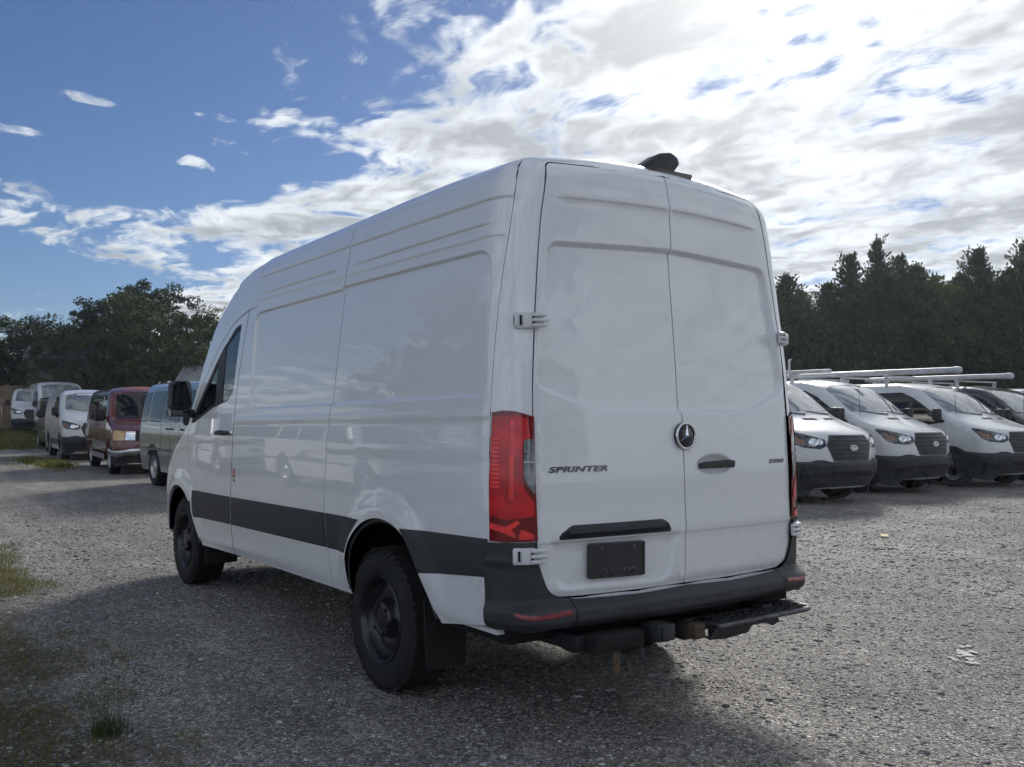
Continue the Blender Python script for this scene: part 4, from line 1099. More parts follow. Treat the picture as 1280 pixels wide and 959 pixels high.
def make_transit(kind, name, paint, tall=False):
    global PANEL_CENTRE
    PANEL_CENTRE = (-2.7, 0, 1.0)
    F = kind.F; root = empty(name)
    V, Q, caps, N = kind.body()
    body = link('body', fast_mesh('body', V, polys=caps, quads=Q), paint, root, True, N)
    S, E, NC = map_side(F, 1), map_ends(F, -2.55, 1), (-1.25, 0, .85); NM = map_nose(F, NC)
    tz = 2.30 if tall else 2.0
    ws = np.array([(.835, 1.50), (.80, 1.75), (.76, tz - .06), (.45, tz + .015), (0, tz + .03)]); w2 = ws[::-1].copy(); w2[:, 0] *= -1
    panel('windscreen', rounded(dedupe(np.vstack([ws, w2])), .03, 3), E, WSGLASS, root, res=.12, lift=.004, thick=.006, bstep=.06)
    top = 2.02 if tall else 1.90
    win_ = rounded([(-2.90, top), (-2.18, top + .01), (-1.90, top - .10), (-1.12, 1.30), (-1.55, 1.235), (-2.0, 1.26), (-2.90, 1.36)], [.04, .1, .1, .02, .1, .2, .05], 4)
    w = panel('side_window', win_, S, DGLASS, root, res=.10, lift=.004, thick=.006, bstep=.05); both(w, root)
    sm_ = panel('door_seam', [(-2.985, .50), (-2.985, 1.97), (-2.975, 1.97), (-2.975, .50)], S, GAP, root, res=.2, lift=.0015, thick=.002, bstep=.08); both(sm_, root)
    sm_ = panel('door_seam', [(-1.50, .60), (-1.42, .95), (-1.30, 1.22), (-1.29, 1.22), (-1.41, .95), (-1.49, .60)], S, GAP, root, res=.2, lift=.0015, thick=.002, bstep=.08); both(sm_, root)
    # arch trim and rub strip
    a = np.linspace(-.15, math.pi + .15, 28); wx, wz, wr = -1.02, .35, .35
    ring = np.vstack([np.stack([wx + wr * 1.17 * np.cos(a), wz + wr * 1.17 * np.sin(a)], 1), np.stack([wx + wr * 1.36 * np.cos(a[::-1]), wz + wr * 1.36 * np.sin(a[::-1])], 1)])
    for dx in (0, -3.30):
        t = panel('arch_trim', ring + [dx, 0], S, BUMPER, root, res=.08, lift=.010, thick=.06, bstep=.04); both(t, root)
    t = panel('rub_strip', rounded([(-3.86, .44), (-3.86, .60), (-1.46, .60), (-1.44, .44)], .01, 2), S, BUMPER, root, res=.12, lift=.010, thick=.02, bstep=.08); both(t, root)
    # bumper wraps round the nose
    zt, zb = .735, .255
    ph = np.linspace(-1.30, 1.30, 30)
    def tpt(phi, z):
        P = np.array([math.cos(phi), math.sin(phi)]); d = 1.25 if abs(phi) < .6 else 1.05
        return (phi, (z - NC[2]) / d)
    outb = [tpt(p, zb) for p in ph] + [tpt(p, zt - .03 * (abs(p) < .45)) for p in ph[::-1]]
    bp = panel('front_bumper', outb, NM, BUMPER, root, res=.06, relief=lambda uv: .012 + .030 * (1 - sstep(np.abs(uv[:, 1] + .20), .05, .16)) * (1 - sstep(np.abs(uv[:, 0]), .9, 1.2)), thick=.05, bstep=.05)
    panel('lower_intake', [tpt(p, .47) for p in (-.36, 0, .36)] + [tpt(p, .55) for p in (.40, 0, -.40)], NM, GAP, bp, res=.08, lift=.046, thick=.01, bstep=.05)
    # hexagonal grille with bars and badge
    gp = rounded([(.41, 1.095), (.50, .96), (.40, .735), (-.40, .735), (-.50, .96), (-.41, 1.095)], .035, 4)
    gr = panel('grille', gp, E, mat('grille_black', (.012, .012, .013), rough=.5, var=.2), root, res=.06, lift=.006, thick=.02, bstep=.04)
    rim_ = panel('grille_surround', rounded([(.435, 1.115), (.53, .96), (.42, .712), (-.42, .712), (-.53, .96), (-.435, 1.115)], .04, 4), E, GRILLE_BAR, gr, holes=[gp], res=.06, lift=.010, thick=.02, bstep=.04)
    for i, z in enumerate((.79, .855, .92, .985, 1.045)):
        hw = .40 + .08 * (1 - abs(z - .95) / .2)
        panel('grille_bar', [(hw, z - .011), (hw, z + .011), (-hw, z + .011), (-hw, z - .011)], E, GRILLE_BAR, gr, res=.1, lift=.013, thick=.01, bstep=.06)
    el = lambda a, b: np.array([(a * math.cos(t), .915 + b * math.sin(t)) for t in np.linspace(0, 2 * math.pi, 24, endpoint=False)])
    bd = panel('badge', el(.092, .042), E, CHROME, gr, res=.04, lift=.024, thick=.015, bstep=.02)
    panel('badge_face', el(.080, .033), E, BLUE_OVAL, bd, res=.04, lift=.026, thick=.002, bstep=.02)
    cu = bpy.data.curves.new('badge_script', 'FONT'); cu.body = 'Ford'; cu.shear = .35; cu.offset = .02
    to = bpy.data.objects.new('tmp', cu); COL.objects.link(to)
    me = bpy.data.meshes.new_from_object(to.evaluated_get(bpy.context.evaluated_depsgraph_get())); bpy.data.objects.remove(to)
    co = np.array([v.co[:] for v in me.vertices]); lo, hi = co.min(0), co.max(0)
    Y = (co[:, 0] - lo[0]) / (hi[0] - lo[0]) * .115 - .0575; Z = .896 + (co[:, 1] - lo[1]) / (hi[1] - lo[1]) * .038
    SP = E(np.stack([Y, Z], 1)); SP[:, 0] += .029
    for i, v in enumerate(me.vertices): v.co = SP[i]
    me.update(); o = bpy.data.objects.new('badge_script', me); COL.objects.link(o); o.parent = bd; me.materials.append(CHROME)
    # headlamps
    def nose3(P): return to_nose(np.array(P, float), NC)
    hl = panel('headlamp', rounded(nose3([(-.66, .93, 1.17), (-.40, .86, 1.15), (-.17, .70, 1.10), (-.07, .57, 1.06), (-.05, .56, .955), (-.10, .66, .905), (-.30, .86, .925), (-.42, .92, .97)]), .02, 3), NM, HEAD_DARK, root, res=.06, lift=.005, thick=.02, bstep=.03)
    a1 = np.linspace(0, 2 * math.pi, 18, endpoint=False)
    def disc(nm, y, z, r, mm, lift, par):
        c = nose3([E(np.array([(y, z)]))[0]])[0]
        return panel(nm, np.stack([c[0] + r * np.cos(a1), c[1] + r * .92 * np.sin(a1)], 1), NM, mm, par, res=.03, relief=lambda uv: lift + .012 * (1 - ((uv[:, 0] - c[0]) ** 2 + (uv[:, 1] - c[1]) ** 2) / r ** 2), thick=.004, bstep=.02)
    disc('reflector_bowl', .735, 1.005, .060, HEAD_LIT, .007, hl); disc('reflector_bowl', .635, 1.01, .045, HEAD_LIT, .007, hl)
    panel('indicator', rounded(nose3([(-.52, .915, 1.12), (-.30, .835, 1.02), (-.30, .845, .965), (-.40, .90, .98)]), .008, 2), NM, AMBER, hl, res=.05, lift=.008, thick=.003, bstep=.03)
    hr = both(hl, root)
    for c in [q for q in bpy.data.objects if q.parent == hl]: both(c, hr)
    # bonnet vents, wipers, aerial, mirrors
    Rf = lambda x, y: None
    for y in (.42, -.10):
        panel('bonnet_vent', rounded([(y + .16, 1.355), (y + .15, 1.385), (y - .15, 1.385), (y - .16, 1.355)], .008, 2), E, GAP, root, res=.1, lift=.003, thick=.004, bstep=.05)
    for y0, y1 in ((.70, .08), (-.02, -.62)):
        p = E(np.array([(y0, 1.455), ((y0 + y1) / 2, 1.475), (y1, 1.505)])); p[:, 0] += .025; b = MB(); b.tube([tuple(q) for q in p], [.012, .010, .007], 6); b.build('wiper', BLACK_PLASTIC, root)
    p = E(np.array([(-.72, 1.45)]))[0]; b = MB(); b.tube([(p[0], p[1], p[2] - .01), (p[0] - .02, p[1], p[2] + .55)], [.006, .003], 6); b.build('aerial', BLACK_PLASTIC, root)
    b = MB(); b.box((-1.31, 1.03, 1.32), (-1.17, 1.21, 1.58), .062); b.tube([(-1.28, .95, 1.30), (-1.23, 1.08, 1.36)], .035, 8); mm = b.build('side_mirror', mat('mirror_housing', (.010, .0105, .011), rough=.6, var=.2), root, True); both(mm, root)
    for wx in kind.wheels:
        for sg in (1, -1): simple_wheel(root, wx, .35, sg, .35, STEEL)
    return root

def make_econ(name, paint, lower=None, roofm=None, chrome=True, rack=False):
    global PANEL_CENTRE
    PANEL_CENTRE = (-2.7, 0, 1.0)
    kind = ECON; F = kind.F; root = empty(name)
    V, Q, caps, N = kind.body()
    link('body', fast_mesh('body', V, polys=caps, quads=Q), paint, root, True, N)
    S, E, NC = map_side(F, 1), map_ends(F, -2.3, 1), (-1.1, 0, .8); NM = map_nose(F, NC)
    ws = np.array([(.80, 1.30), (.76, 1.6), (.72, 1.86), (.45, 1.91), (0, 1.925)]); w2 = ws[::-1].copy(); w2[:, 0] *= -1
    panel('windscreen', rounded(dedupe(np.vstack([ws, w2])), .04, 3), E, DGLASS, root, res=.12, lift=.004, thick=.006, bstep=.06)
    wins = [[(-2.42, 1.84), (-1.80, 1.83), (-1.42, 1.34), (-1.40, 1.27), (-2.42, 1.27)], [(-3.04, 1.84), (-2.56, 1.84), (-2.56, 1.27), (-3.04, 1.27)], [(-3.62, 1.84), (-3.12, 1.84), (-3.12, 1.27), (-3.62, 1.27)],
            [(-4.62, 1.84), (-3.74, 1.84), (-3.74, 1.27), (-4.62, 1.27)], [(-5.16, 1.82), (-4.74, 1.84), (-4.74, 1.27), (-5.22, 1.27)]]
    for q in wins:
        fr_ = panel('window_trim', rounded([(a + (.015 if a > np.mean([k[0] for k in q]) else -.015), b + (.015 if b > 1.5 else -.015)) for a, b in q], .06, 3), S, BLACK_PLASTIC, root, res=.15, lift=.002, thick=.004, bstep=.08)
        g_ = panel('pane', rounded(q, .05, 3), S, DGLASS, fr_, res=.12, lift=.005, thick=.005, bstep=.06)
        f2 = both(fr_, root, 'window_trim'); both(g_, f2, 'pane')
    for x in (-2.50, -3.08, -3.68, -1.32):
        t = panel('door_seam', [(x - .005, .48), (x - .005, 1.90 if x < -1.5 else 1.2), (x + .005, 1.90 if x < -1.5 else 1.2), (x + .005, .48)], S, GAP, root, res=.2, lift=.0015, thick=.002, bstep=.08); both(t, root)
    for x in (-2.95, -3.24, -2.32):
        b = MB(); y = S(np.array([(x, 1.13)]))[0][1]; b.box((x - .05, y - .005, 1.115), (x + .05, y + .03, 1.15), .012); o = b.build('door_handle', BLACK_PLASTIC, root, True); both(o, root)
    t = panel('body_line', rounded([(-5.25, .70), (-5.25, .745), (-1.26, .745), (-1.26, .70)], .008, 2), S, mat('moulding_grey', (.13, .135, .14), rough=.4, var=.1), root, res=.15, lift=.008, thick=.012, bstep=.1); both(t, root)
    if lower:
        t = panel('running_board', rounded([(-3.80, .33), (-3.80, .47), (-1.30, .47), (-1.30, .33)], .02, 2), S, lower, root, res=.15, lift=.05, thick=.06, bstep=.1); both(t, root)
    if roofm:
        R2 = map_roof(F, 1.5); panel('roof_skin', [(-5.18, -.80), (-5.18, .80), (-1.95, .80), (-1.80, .4), (-1.76, 0), (-1.80, -.4), (-1.95, -.80)], R2, roofm, root, res=.12, lift=.003, thick=.004, bstep=.08)
    def nose3(P): return to_nose(np.array(P, float), NC)
    ph = np.linspace(-1.15, 1.15, 24); tp = lambda p, z, d=1.1: (p, (z - NC[2]) / (d if abs(p) < .6 else .98))
    panel('front_bumper', [tp(p, .46) for p in ph] + [tp(p, .62) for p in ph[::-1]], NM, mat('bumper_chrome', (.60, .61, .63), rough=.22, metal=1.0, var=.15) if chrome else BUMPER, root, res=.07, relief=lambda uv: .05 - .04 * (np.abs(uv[:, 1] + .23) / .09) ** 2, thick=.06, bstep=.05)
    panel('front_valance', [tp(p, .30) for p in ph] + [tp(p, .455) for p in ph[::-1]], NM, BUMPER, root, res=.08, lift=.01, thick=.03, bstep=.05)
    gr = panel('grille', rounded([(.50, 1.02), (.50, .78), (-.50, .78), (-.50, 1.02)], .02, 3), E, mat('grille_black', (.012, .012, .013)), root, res=.08, lift=.006, thick=.01, bstep=.05)
    for z in (.83, .88, .93, .98): panel('grille_bar', [(.49, z - .008), (.49, z + .008), (-.49, z + .008), (-.49, z - .008)], E, GRILLE_BAR, gr, res=.12, lift=.012, thick=.006, bstep=.08)
    hl = panel('headlamp', rounded(nose3([(-.07, .52, 1.01), (-.10, .74, 1.01), (-.10, .74, .80), (-.07, .52, .80)]), .012, 3), NM, HEAD_LIT, root, res=.06, lift=.010, thick=.02, bstep=.03)
    hr = both(hl, root)
    i1 = panel('indicator', rounded(nose3([(-.10, .76, 1.01), (-.30, .90, 1.01), (-.30, .90, .80), (-.10, .76, .80)]), .012, 3), NM, mat('pale_amber_lens', (.62, .42, .16), rough=.15, coat=1.0, var=.15), root, res=.06, lift=.009, thick=.02, bstep=.03); both(i1, root)
    b = MB(); b.box((-1.46, 1.00, 1.22), (-1.34, 1.24, 1.50), .05); b.tube([(-1.42, .92, 1.28), (-1.40, 1.04, 1.32)], .03, 8); mm = b.build('side_mirror', mat('mirror_housing', (.010, .0105, .011), rough=.6, var=.2), root, True); both(mm, root)
    for wx in kind.wheels:
        for sg in (1, -1): simple_wheel(root, wx, .37, sg, .37, mat('polished_wheel', (.5, .5, .52), rough=.3, metal=.8, var=.15, vscale=25))
    return root

def place(root, pos, head, label, cat='van', group=None, z=0.0):
    root.location = (pos[0], pos[1], z); root.rotation_euler = (0, 0, R_(head))
    return tag(root, label, cat, group)
def repaint(root, m, body_only=('body',)):
    for q in bpy.data.objects:
        if q.parent == root and q.name.split('.')[0] in body_only:
            q.data = q.data.copy(); q.data.materials.clear(); q.data.materials.append(m)

GR = 'delivery vans parked side by side on the right'; GL = 'vans parked nose to tail on the left'
tr = make_transit(TRANSIT, 'parked_van', WHITE2)
place(tr, (5.95, -9.75), 178, 'white low-roof van with black grille, nearest in the right row, half hidden', group=GR)
v2 = place(copy_tree(tr), (6.42, -12.85), 180.5, 'white low-roof van with aerial, standing second in the right row, grille fully in view', group=GR)
v3 = place(copy_tree(tr), (6.15, -15.65), 177.5, 'white low-roof van whose dark front wheel and side window show, third in the right row', group=GR)
v4 = place(copy_tree(tr), (6.35, -18.75), 180, 'black low-roof van standing behind the third white van of the right row', group=GR)
repaint(v4, mat('black_car_paint', (.012, .012, .014), rough=.3, coat=1.0, coat_rough=.03, dirt=.3))
v5 = place(copy_tree(tr), (6.2, -21.9), 179, 'white van at the far right edge, only its windscreen corner in view', group=GR)
v6 = place(copy_tree(tr), (26.4, -2.5), 177, 'white low-roof van directly behind the dark red van in the left line', group=GL)
# long white pipe and ladder carriers lashed on the roofs
def carrier(root_pos, y_off, x_tail, x_nose, z, kind_, label):
    e = empty('roof_carrier', (root_pos[0], root_pos[1], 0), (0, 0, R_(179)))
    tag(e, label, 'roof rack', 'white carriers on the van roofs')
    wp = mat('carrier_white', (.50, .51, .52), rough=.45, var=.2, vscale=3)
    b = MB()
    if kind_ == 'tube':
        b.lathe([(0, x_tail), (.055, x_tail), (.060, x_tail + .02), (.060, x_nose - .12), (.069, x_nose - .12), (.069, x_nose), (.060, x_nose + .01), (0, x_nose + .01)], 24, 'x', (0, y_off, z)); b.build('pipe_tube', wp, e, True)
        b = MB(); b.lathe([(.055, x_nose + .012), (.055, x_nose + .03), (0, x_nose + .032)], 16, 'x', (0, y_off, z)); b.build('tube_cap', wp, e, True)
    else:
        b.box((x_tail, y_off - .04, z - .075), (x_nose, y_off + .04, z - .005), .012); b.build('side_beam', wp, e)
        b = MB(); b.box((x_tail, -y_off - .04, z - .072), (x_nose, -y_off + .04, z - .008), .012); b.build('side_beam', wp, e)
    for x in (-2.6, -3.7, -4.8):
        b = MB(); b.box((x - .03, -.86, z - .11), (x + .03, .86, z - .075), .006); b.build('cross_bar', wp, e)
        for sg in (1, -1):
            b = MB(); b.box((x - .035, sg * .80 - .03, 2.03), (x + .035, sg * .80 + .03, z - .10), .006); b.build('rack_foot', wp, e)
    if kind_ != 'tube':
        for x in (-2.75, -2.95, -4.3):
            b = MB(); b.tube([(x, y_off, z), (x, y_off, z + .21), (x + .02, y_off + .04, z + .23)], [.025, .025, .018], 8); b.build('ladder_hook', wp, e, True)
carrier((5.95, -9.75), -.72, -5.2, -2.0, 2.325, 'beam', 'white ladder rack on the roof of the half hidden van')
carrier((6.42, -12.85), -.70, -5.0, -1.75, 2.33, 'beam', 'white ladder rack with upright hooks on the second van of the right row')
carrier((6.15, -15.65), -.62, -5.2, -1.05, 2.36, 'tube', 'long white pipe tube jutting forward over the third van of the right row')
carrier((6.35, -18.75), -.62, -5.2, -1.4, 2.33, 'tube', 'white pipe tube on the roof of the black van')

red = make_econ('parked_van', mat('dark_red_paint', (.130, .018, .014), rough=.28, coat=1.0, coat_rough=.02, dirt=.25), lower=mat('grey_running_board', (.26, .26, .27), rough=.5, var=.15), roofm=mat('sunlit_roof_red', (.30, .075, .04), rough=.5, var=.15))  # sunlight on the roof put into its orange-red colour
place(red, (19.1, -2.35), 176, 'dark red passenger van with sunlit-toned roof and chrome bumper, second in the left line', group=GL)
silver = make_econ('parked_van', mat('silver_grey_paint', (.215, .235, .235), rough=.3, metal=.35, coat=1.0, coat_rough=.02, dirt=.15), roofm=mat('silver_roof', (.50, .52, .53), rough=.3, coat=.6), chrome=False)
place(silver, (11.7, -2.5), 181, 'silver grey passenger van with large side windows behind the mirror of the tall van', group=GL)
blue = place(copy_tree(silver), (33.0, -3.05), 177, 'slate blue van with open-looking side, fourth in the left line', group=GL)
repaint(blue, mat('slate_blue_paint', (.05, .065, .095), rough=.3, coat=1.0, dirt=.25), ('body', 'roof_skin'))
hi = make_transit(HIGH, 'parked_van', WHITE2, True)
hi_p = None
place(hi, (40.5, -3.9), 180, 'white high-roof van standing on the grass by the wooden fence', group='vans standing far back at the fence', z=.32)
far = place(copy_tree(tr), (42.8, -3.0), 174, 'small white van at the far left, in front of the wooden fence', group='vans standing far back at the fence', z=.40)
bk1 = place(copy_tree(tr), (29.5, -6.6), 178, 'white van roof with a rack showing above the dark red van', group='white vans in the second row')
carrier((29.5, -6.6), -.70, -5.0, -1.9, 2.345, 'beam', 'white roof rack showing above the dark red van')
bk2 = place(copy_tree(hi), (25.5, -7.3), 178, 'white high roof showing behind the silver grey van', group='white vans in the second row', z=-.12)
# row facing the tall van's flank: outside the frame, mirrored in its paint
wp_ = copy_tree(silver); repaint(wp_, WHITE2, ('body', 'roof_skin'))
GM = 'white passenger vans mirrored in the flank of the tall van'
place(wp_, (9.6, 6.3), 180, 'white passenger van mirrored low in the front flank of the tall van', group=GM)
m2 = place(copy_tree(wp_), (16.9, 6.2), 180, 'white passenger van mirrored small near the front door of the tall van', group=GM)
m3 = place(copy_tree(wp_), (2.4, 7.4), 180, 'white passenger van mirrored in the rear quarter of the tall van', group=GM)
PANEL_CENTRE = (2.5, 0, 1.3)
# ================================================================== ground, plants, fence, sheds
def terrain(x, y):
    return .62 * sstep(x, 35.0, 46.0) * sstep(y, -40, -12) 

def ground():
    rr = np.concatenate([[0.0], np.geomspace(.6, 900, 90)]); na = 144
    a = np.linspace(0, 2 * math.pi, na, endpoint=False); V = [(0, 0, 0)]
    for r in rr[1:]:
        x = r * np.cos(a); y = r * np.sin(a); V += list(zip(x, y, terrain(x, y)))
    V = np.array(V, float); T = [(0, 1 + k, 1 + (k + 1) % na) for k in range(na)]; Q = []
    k = np.arange(na); k2 = (k + 1) % na
    for i in range(len(rr) - 2):
        b0 = 1 + i * na; b1 = b0 + na; Q.append(np.stack([b0 + k, b1 + k, b1 + k2, b0 + k2], 1))
    m = bpy.data.materials.new('gravel_lot'); m.use_nodes = True; t = NT(m.node_tree); b = t.n['Principled BSDF']
    co = t.node('ShaderNodeTexCoord').outputs['Object']; sp = t.node('ShaderNodeSeparateXYZ'); t.l.new(co, sp.inputs[0])
    v1 = t.node('ShaderNodeTexVoronoi'); t.put(v1.inputs['Vector'], co); v1.inputs['Scale'].default_value = 58
    v2 = t.node('ShaderNodeTexVoronoi'); t.put(v2.inputs['Vector'], co); v2.inputs['Scale'].default_value = 120
    h1 = t.node('ShaderNodeSeparateColor'); t.l.new(v1.outputs['Color'], h1.inputs[0])
    h2 = t.node('ShaderNodeSeparateColor'); t.l.new(v2.outputs['Color'], h2.inputs[0])
    val = t.math('ADD', t.math('MULTIPLY', t.math('POWER', h1.outputs[0], 1.7), .62), t.math('MULTIPLY', h2.outputs[1], .38))
    big = t.noise(co, .42, 6, .62); mid_ = t.noise(co, 2.3, 5, .6)
    mp = t.node('ShaderNodeMapping'); t.l.new(co, mp.inputs[0]); mp.inputs['Rotation'].default_value = (0, 0, R_(22)); mp.inputs['Scale'].default_value = (.16, 1.5, 1)
    trk = t.noise(mp.outputs[0], 1.0, 4, .55, .6)
    lum = t.math('MULTIPLY', t.ss(big, .3, .72, .84, 1.2), t.math('MULTIPLY', t.ss(mid_, .3, .7, .88, 1.12), t.ss(trk, .35, .68, .84, 1.16)))
    # packed wheel tracks: bands either side of a few lines across the lot
    wob = t.vmath('ADD', co, t.vmath('SCALE', t.vmath('SUBTRACT', t.noise(co, .5, 2, .5, out=1), (.5, .5, .5)), None)); wob.node.inputs[1].links[0].from_node.inputs['Scale'].default_value = .9
    tracks = None
    for (ox, oy), ang in (((3.0, -6.0), -86), ((1.0, -3.6), -68), ((7.0, 3.4), 168), ((9.0, 1.6), 176), ((0.0, -1.6), -40)):
        nx, ny = -math.sin(R_(ang)), math.cos(R_(ang))
        dd = t.math('ABSOLUTE', t.vmath('DOT_PRODUCT', t.vmath('SUBTRACT', wob, (ox, oy, 0)), (nx, ny, 0), out='Value'))
        for off in (.80,):
            k = t.ss(t.math('ABSOLUTE', t.math('SUBTRACT', dd, off)), .16, .05)
            tracks = k if tracks is None else t.math('MAXIMUM', tracks, k)
    tracks = t.math('MULTIPLY', tracks, t.ss(t.noise(co, .9, 4, .6), .42, .62))
    lum = t.math('MULTIPLY', lum, t.math('ADD', 1.0, t.math('MULTIPLY', tracks, .30)))
    tone = t.mix(h1.outputs[2], (.262, .242, .220), (.228, .200, .170))
    dark = t.mix(val, (.040, .039, .038), tone)
    light = t.mix(t.ss(h2.outputs[0], .93, .97), dark, (.42, .41, .39))
    sc = t.vmath('SCALE', light); t.put(sc.node.inputs['Scale'], t.math('MULTIPLY', t.math('MULTIPLY', lum, t.ss(t.noise(co, 17, 5, .75), .3, .7, .72, 1.3)), 1.72))
    grav = sc
    # bare soil and grass beyond the lot and on the verge by the camera
    gn = t.noise(co, 1.1, 6, .65)
    lawn = t.ss(t.math('ADD', sp.outputs[0], t.math('MULTIPLY', t.math('SUBTRACT', t.noise(co, .35, 4, .6), .5), 3.0)), 35.2, 36.2)
    edge = t.math('ADD', t.math('SUBTRACT', sp.outputs[1], 1.95), t.math('MULTIPLY', t.math('SUBTRACT', gn, .5), 2.6))
    verge = t.math('MULTIPLY', t.ss(edge, .05, .75), t.math('MULTIPLY', t.ss(sp.outputs[0], -.5, 1.2), t.ss(sp.outputs[0], 9.0, 7.4)))
    under = t.math('MULTIPLY', t.ss(t.vmath('LENGTH', t.vmath('MULTIPLY', t.vmath('SUBTRACT', co, (25.5, -.8, 0)), (.22, .9, 0)), out='Value'), 1.25, .6), t.ss(gn, .38, .62))
    soil = t.mix(val, (.030, .026, .020), (.105, .092, .068))
    gcol = t.mix(t.noise(co, 7, 5, .7), (.075, .088, .024), (.17, .175, .055))
    c = t.mix(t.math('MULTIPLY', verge, .85), grav, soil)
    c = t.mix(t.math('MAXIMUM', lawn, t.math('MULTIPLY', under, .8)), c, gcol)
    t.put(b.inputs['Base Color'], c); b.inputs['Roughness'].default_value = .82; b.inputs['Specular IOR Level'].default_value = .35
    bn = t.node('ShaderNodeBump'); bn.inputs['Strength'].default_value = .9; bn.inputs['Distance'].default_value = .009
    hh = t.math('ADD', t.math('MULTIPLY', v1.outputs['Distance'], -1.0), t.math('MULTIPLY', v2.outputs['Distance'], -.4))
    hh = t.math('ADD', hh, t.math('MULTIPLY', h1.outputs[1], .5)); t.put(bn.inputs['Height'], hh); t.l.new(bn.outputs[0], b.inputs['Normal'])
    o = link('ground', fast_mesh('ground', V, tris=T, quads=np.vstack(Q)), m, None, True)
    tag(o, kind='structure')
ground()

ICO = None
def scatter_stones():
    bm = bmesh.new(); bmesh.ops.create_icosphere(bm, subdivisions=1, radius=1.0)
    V0 = np.array([v.co[:] for v in bm.verts]); F0 = np.array([[v.index for v in f.verts] for f in bm.faces]); bm.free()
    n = 86000
    ca = math.atan2(_f.y, _f.x)
    u = RNG.random(n); d = 3.3 * (19.0 / 3.3) ** (u ** .92); a = ca + (RNG.random(n) - .5) * R_(76)
    x = CAM.x + d * np.cos(a); y = CAM.y + d * np.sin(a)
    size = np.clip(RNG.lognormal(math.log(.0054), .46, n) * np.clip(d / 6, 1, 1.7), .0028, .030)
    ax = np.stack([size * RNG.uniform(.9, 1.5, n), size * RNG.uniform(.7, 1.1, n), size * RNG.uniform(.25, .50, n)], 1)
    rot = RNG.random(n) * 6.283; jit = 1 + RNG.normal(0, .13, (n, len(V0), 1))
    P = V0[None] * jit * ax[:, None, :]
    c, s = np.cos(rot)[:, None], np.sin(rot)[:, None]
    X = P[:, :, 0] * c - P[:, :, 1] * s + x[:, None]; Y = P[:, :, 0] * s + P[:, :, 1] * c + y[:, None]; Z = P[:, :, 2] + (ax[:, 2] * .2)[:, None]
    V = np.stack([X, Y, Z], 2).reshape(-1, 3); T = (F0[None] + (np.arange(n) * len(V0))[:, None, None]).reshape(-1, 3)
    m = bpy.data.materials.new('loose_gravel'); m.use_nodes = True; t = NT(m.node_tree); b = t.n['Principled BSDF']
    co = t.node('ShaderNodeTexCoord').outputs['Object']
    geo = t.node('ShaderNodeNewGeometry'); rnd = geo.outputs['Random Per Island']
    cr = t.node('ShaderNodeValToRGB'); t.l.new(rnd, cr.inputs[0]); e = cr.color_ramp.elements
    e[0].position = 0; e[0].color = (.10, .097, .095, 1); e[1].position = 1; e[1].color = (.72, .71, .69, 1)
    for p_, c_ in ((.3, (.19, .183, .172, 1)), (.62, (.31, .295, .272, 1)), (.9, (.44, .425, .40, 1))):
        q = e.new(p_); q.color = c_
    t.put(b.inputs['Base Color'], t.mix(t.math('MULTIPLY', t.noise(co, 90, 3, .6), .4), cr.outputs[0], (.12, .11, .10)))
    b.inputs['Roughness'].default_value = .78
    o = link('loose_gravel', fast_mesh('loose_gravel', V, tris=T), m, None, True)
    tag(o, 'loose grey gravel stones lying over the lot near the camera', 'gravel', kind='stuff')
scatter_stones()

def leaf_mat(name, c0, c1, trans=.25, rough=.6):
    m = bpy.data.materials.new(name); m.use_nodes = True; t = NT(m.node_tree); t.n.clear()
    o = t.node('ShaderNodeOutputMaterial'); geo = t.node('ShaderNodeNewGeometry'); co = t.node('ShaderNodeTexCoord').outputs['Object']
    f = t.math('ADD', t.math('MULTIPLY', geo.outputs['Random Per Island'], .5), t.math('MULTIPLY', t.noise(co, .55, 3, .5), .5))
    col = t.mix(t.ss(f, .25, .75), c0, c1)
    d = t.node('ShaderNodeBsdfPrincipled'); t.put(d.inputs['Base Color'], col); d.inputs['Roughness'].default_value = rough; d.inputs['Specular IOR Level'].default_value = .25
    tl = t.node('ShaderNodeBsdfTranslucent'); t.put(tl.inputs[0], t.mix(.5, col, (c1[0] * 1.1, c1[1] * 1.2, c1[2] * .7)))
    mx = t.node('ShaderNodeMixShader'); mx.inputs[0].default_value = trans
    t.l.new(d.outputs[0], mx.inputs[1]); t.l.new(tl.outputs[0], mx.inputs[2]); t.l.new(mx.outputs[0], o.inputs[0])
    return m
BARK = mat('bark', (.055, .042, .032), rough=.9, var=.35, vscale=6, bump=.8, bscale=30)

def rhombs(C, D, L, Wd, rng):
    """leaf-shaped quads: centres, axis directions, lengths, widths"""
    n = len(C); D = D / np.maximum(np.linalg.norm(D, axis=1, keepdims=True), 1e-9)
    r = rng.normal(size=(n, 3)); S = np.cross(D, r); S /= np.maximum(np.linalg.norm(S, axis=1, keepdims=True), 1e-9)
    L = np.asarray(L)[:, None]; Wd = np.asarray(Wd)[:, None]
    V = np.stack([C - D * L * .5, C + S * Wd * .5 - D * L * .05, C + D * L * .5, C - S * Wd * .5 - D * L * .05], 1).reshape(-1, 3)
    return V, np.arange(4 * n).reshape(n, 4)

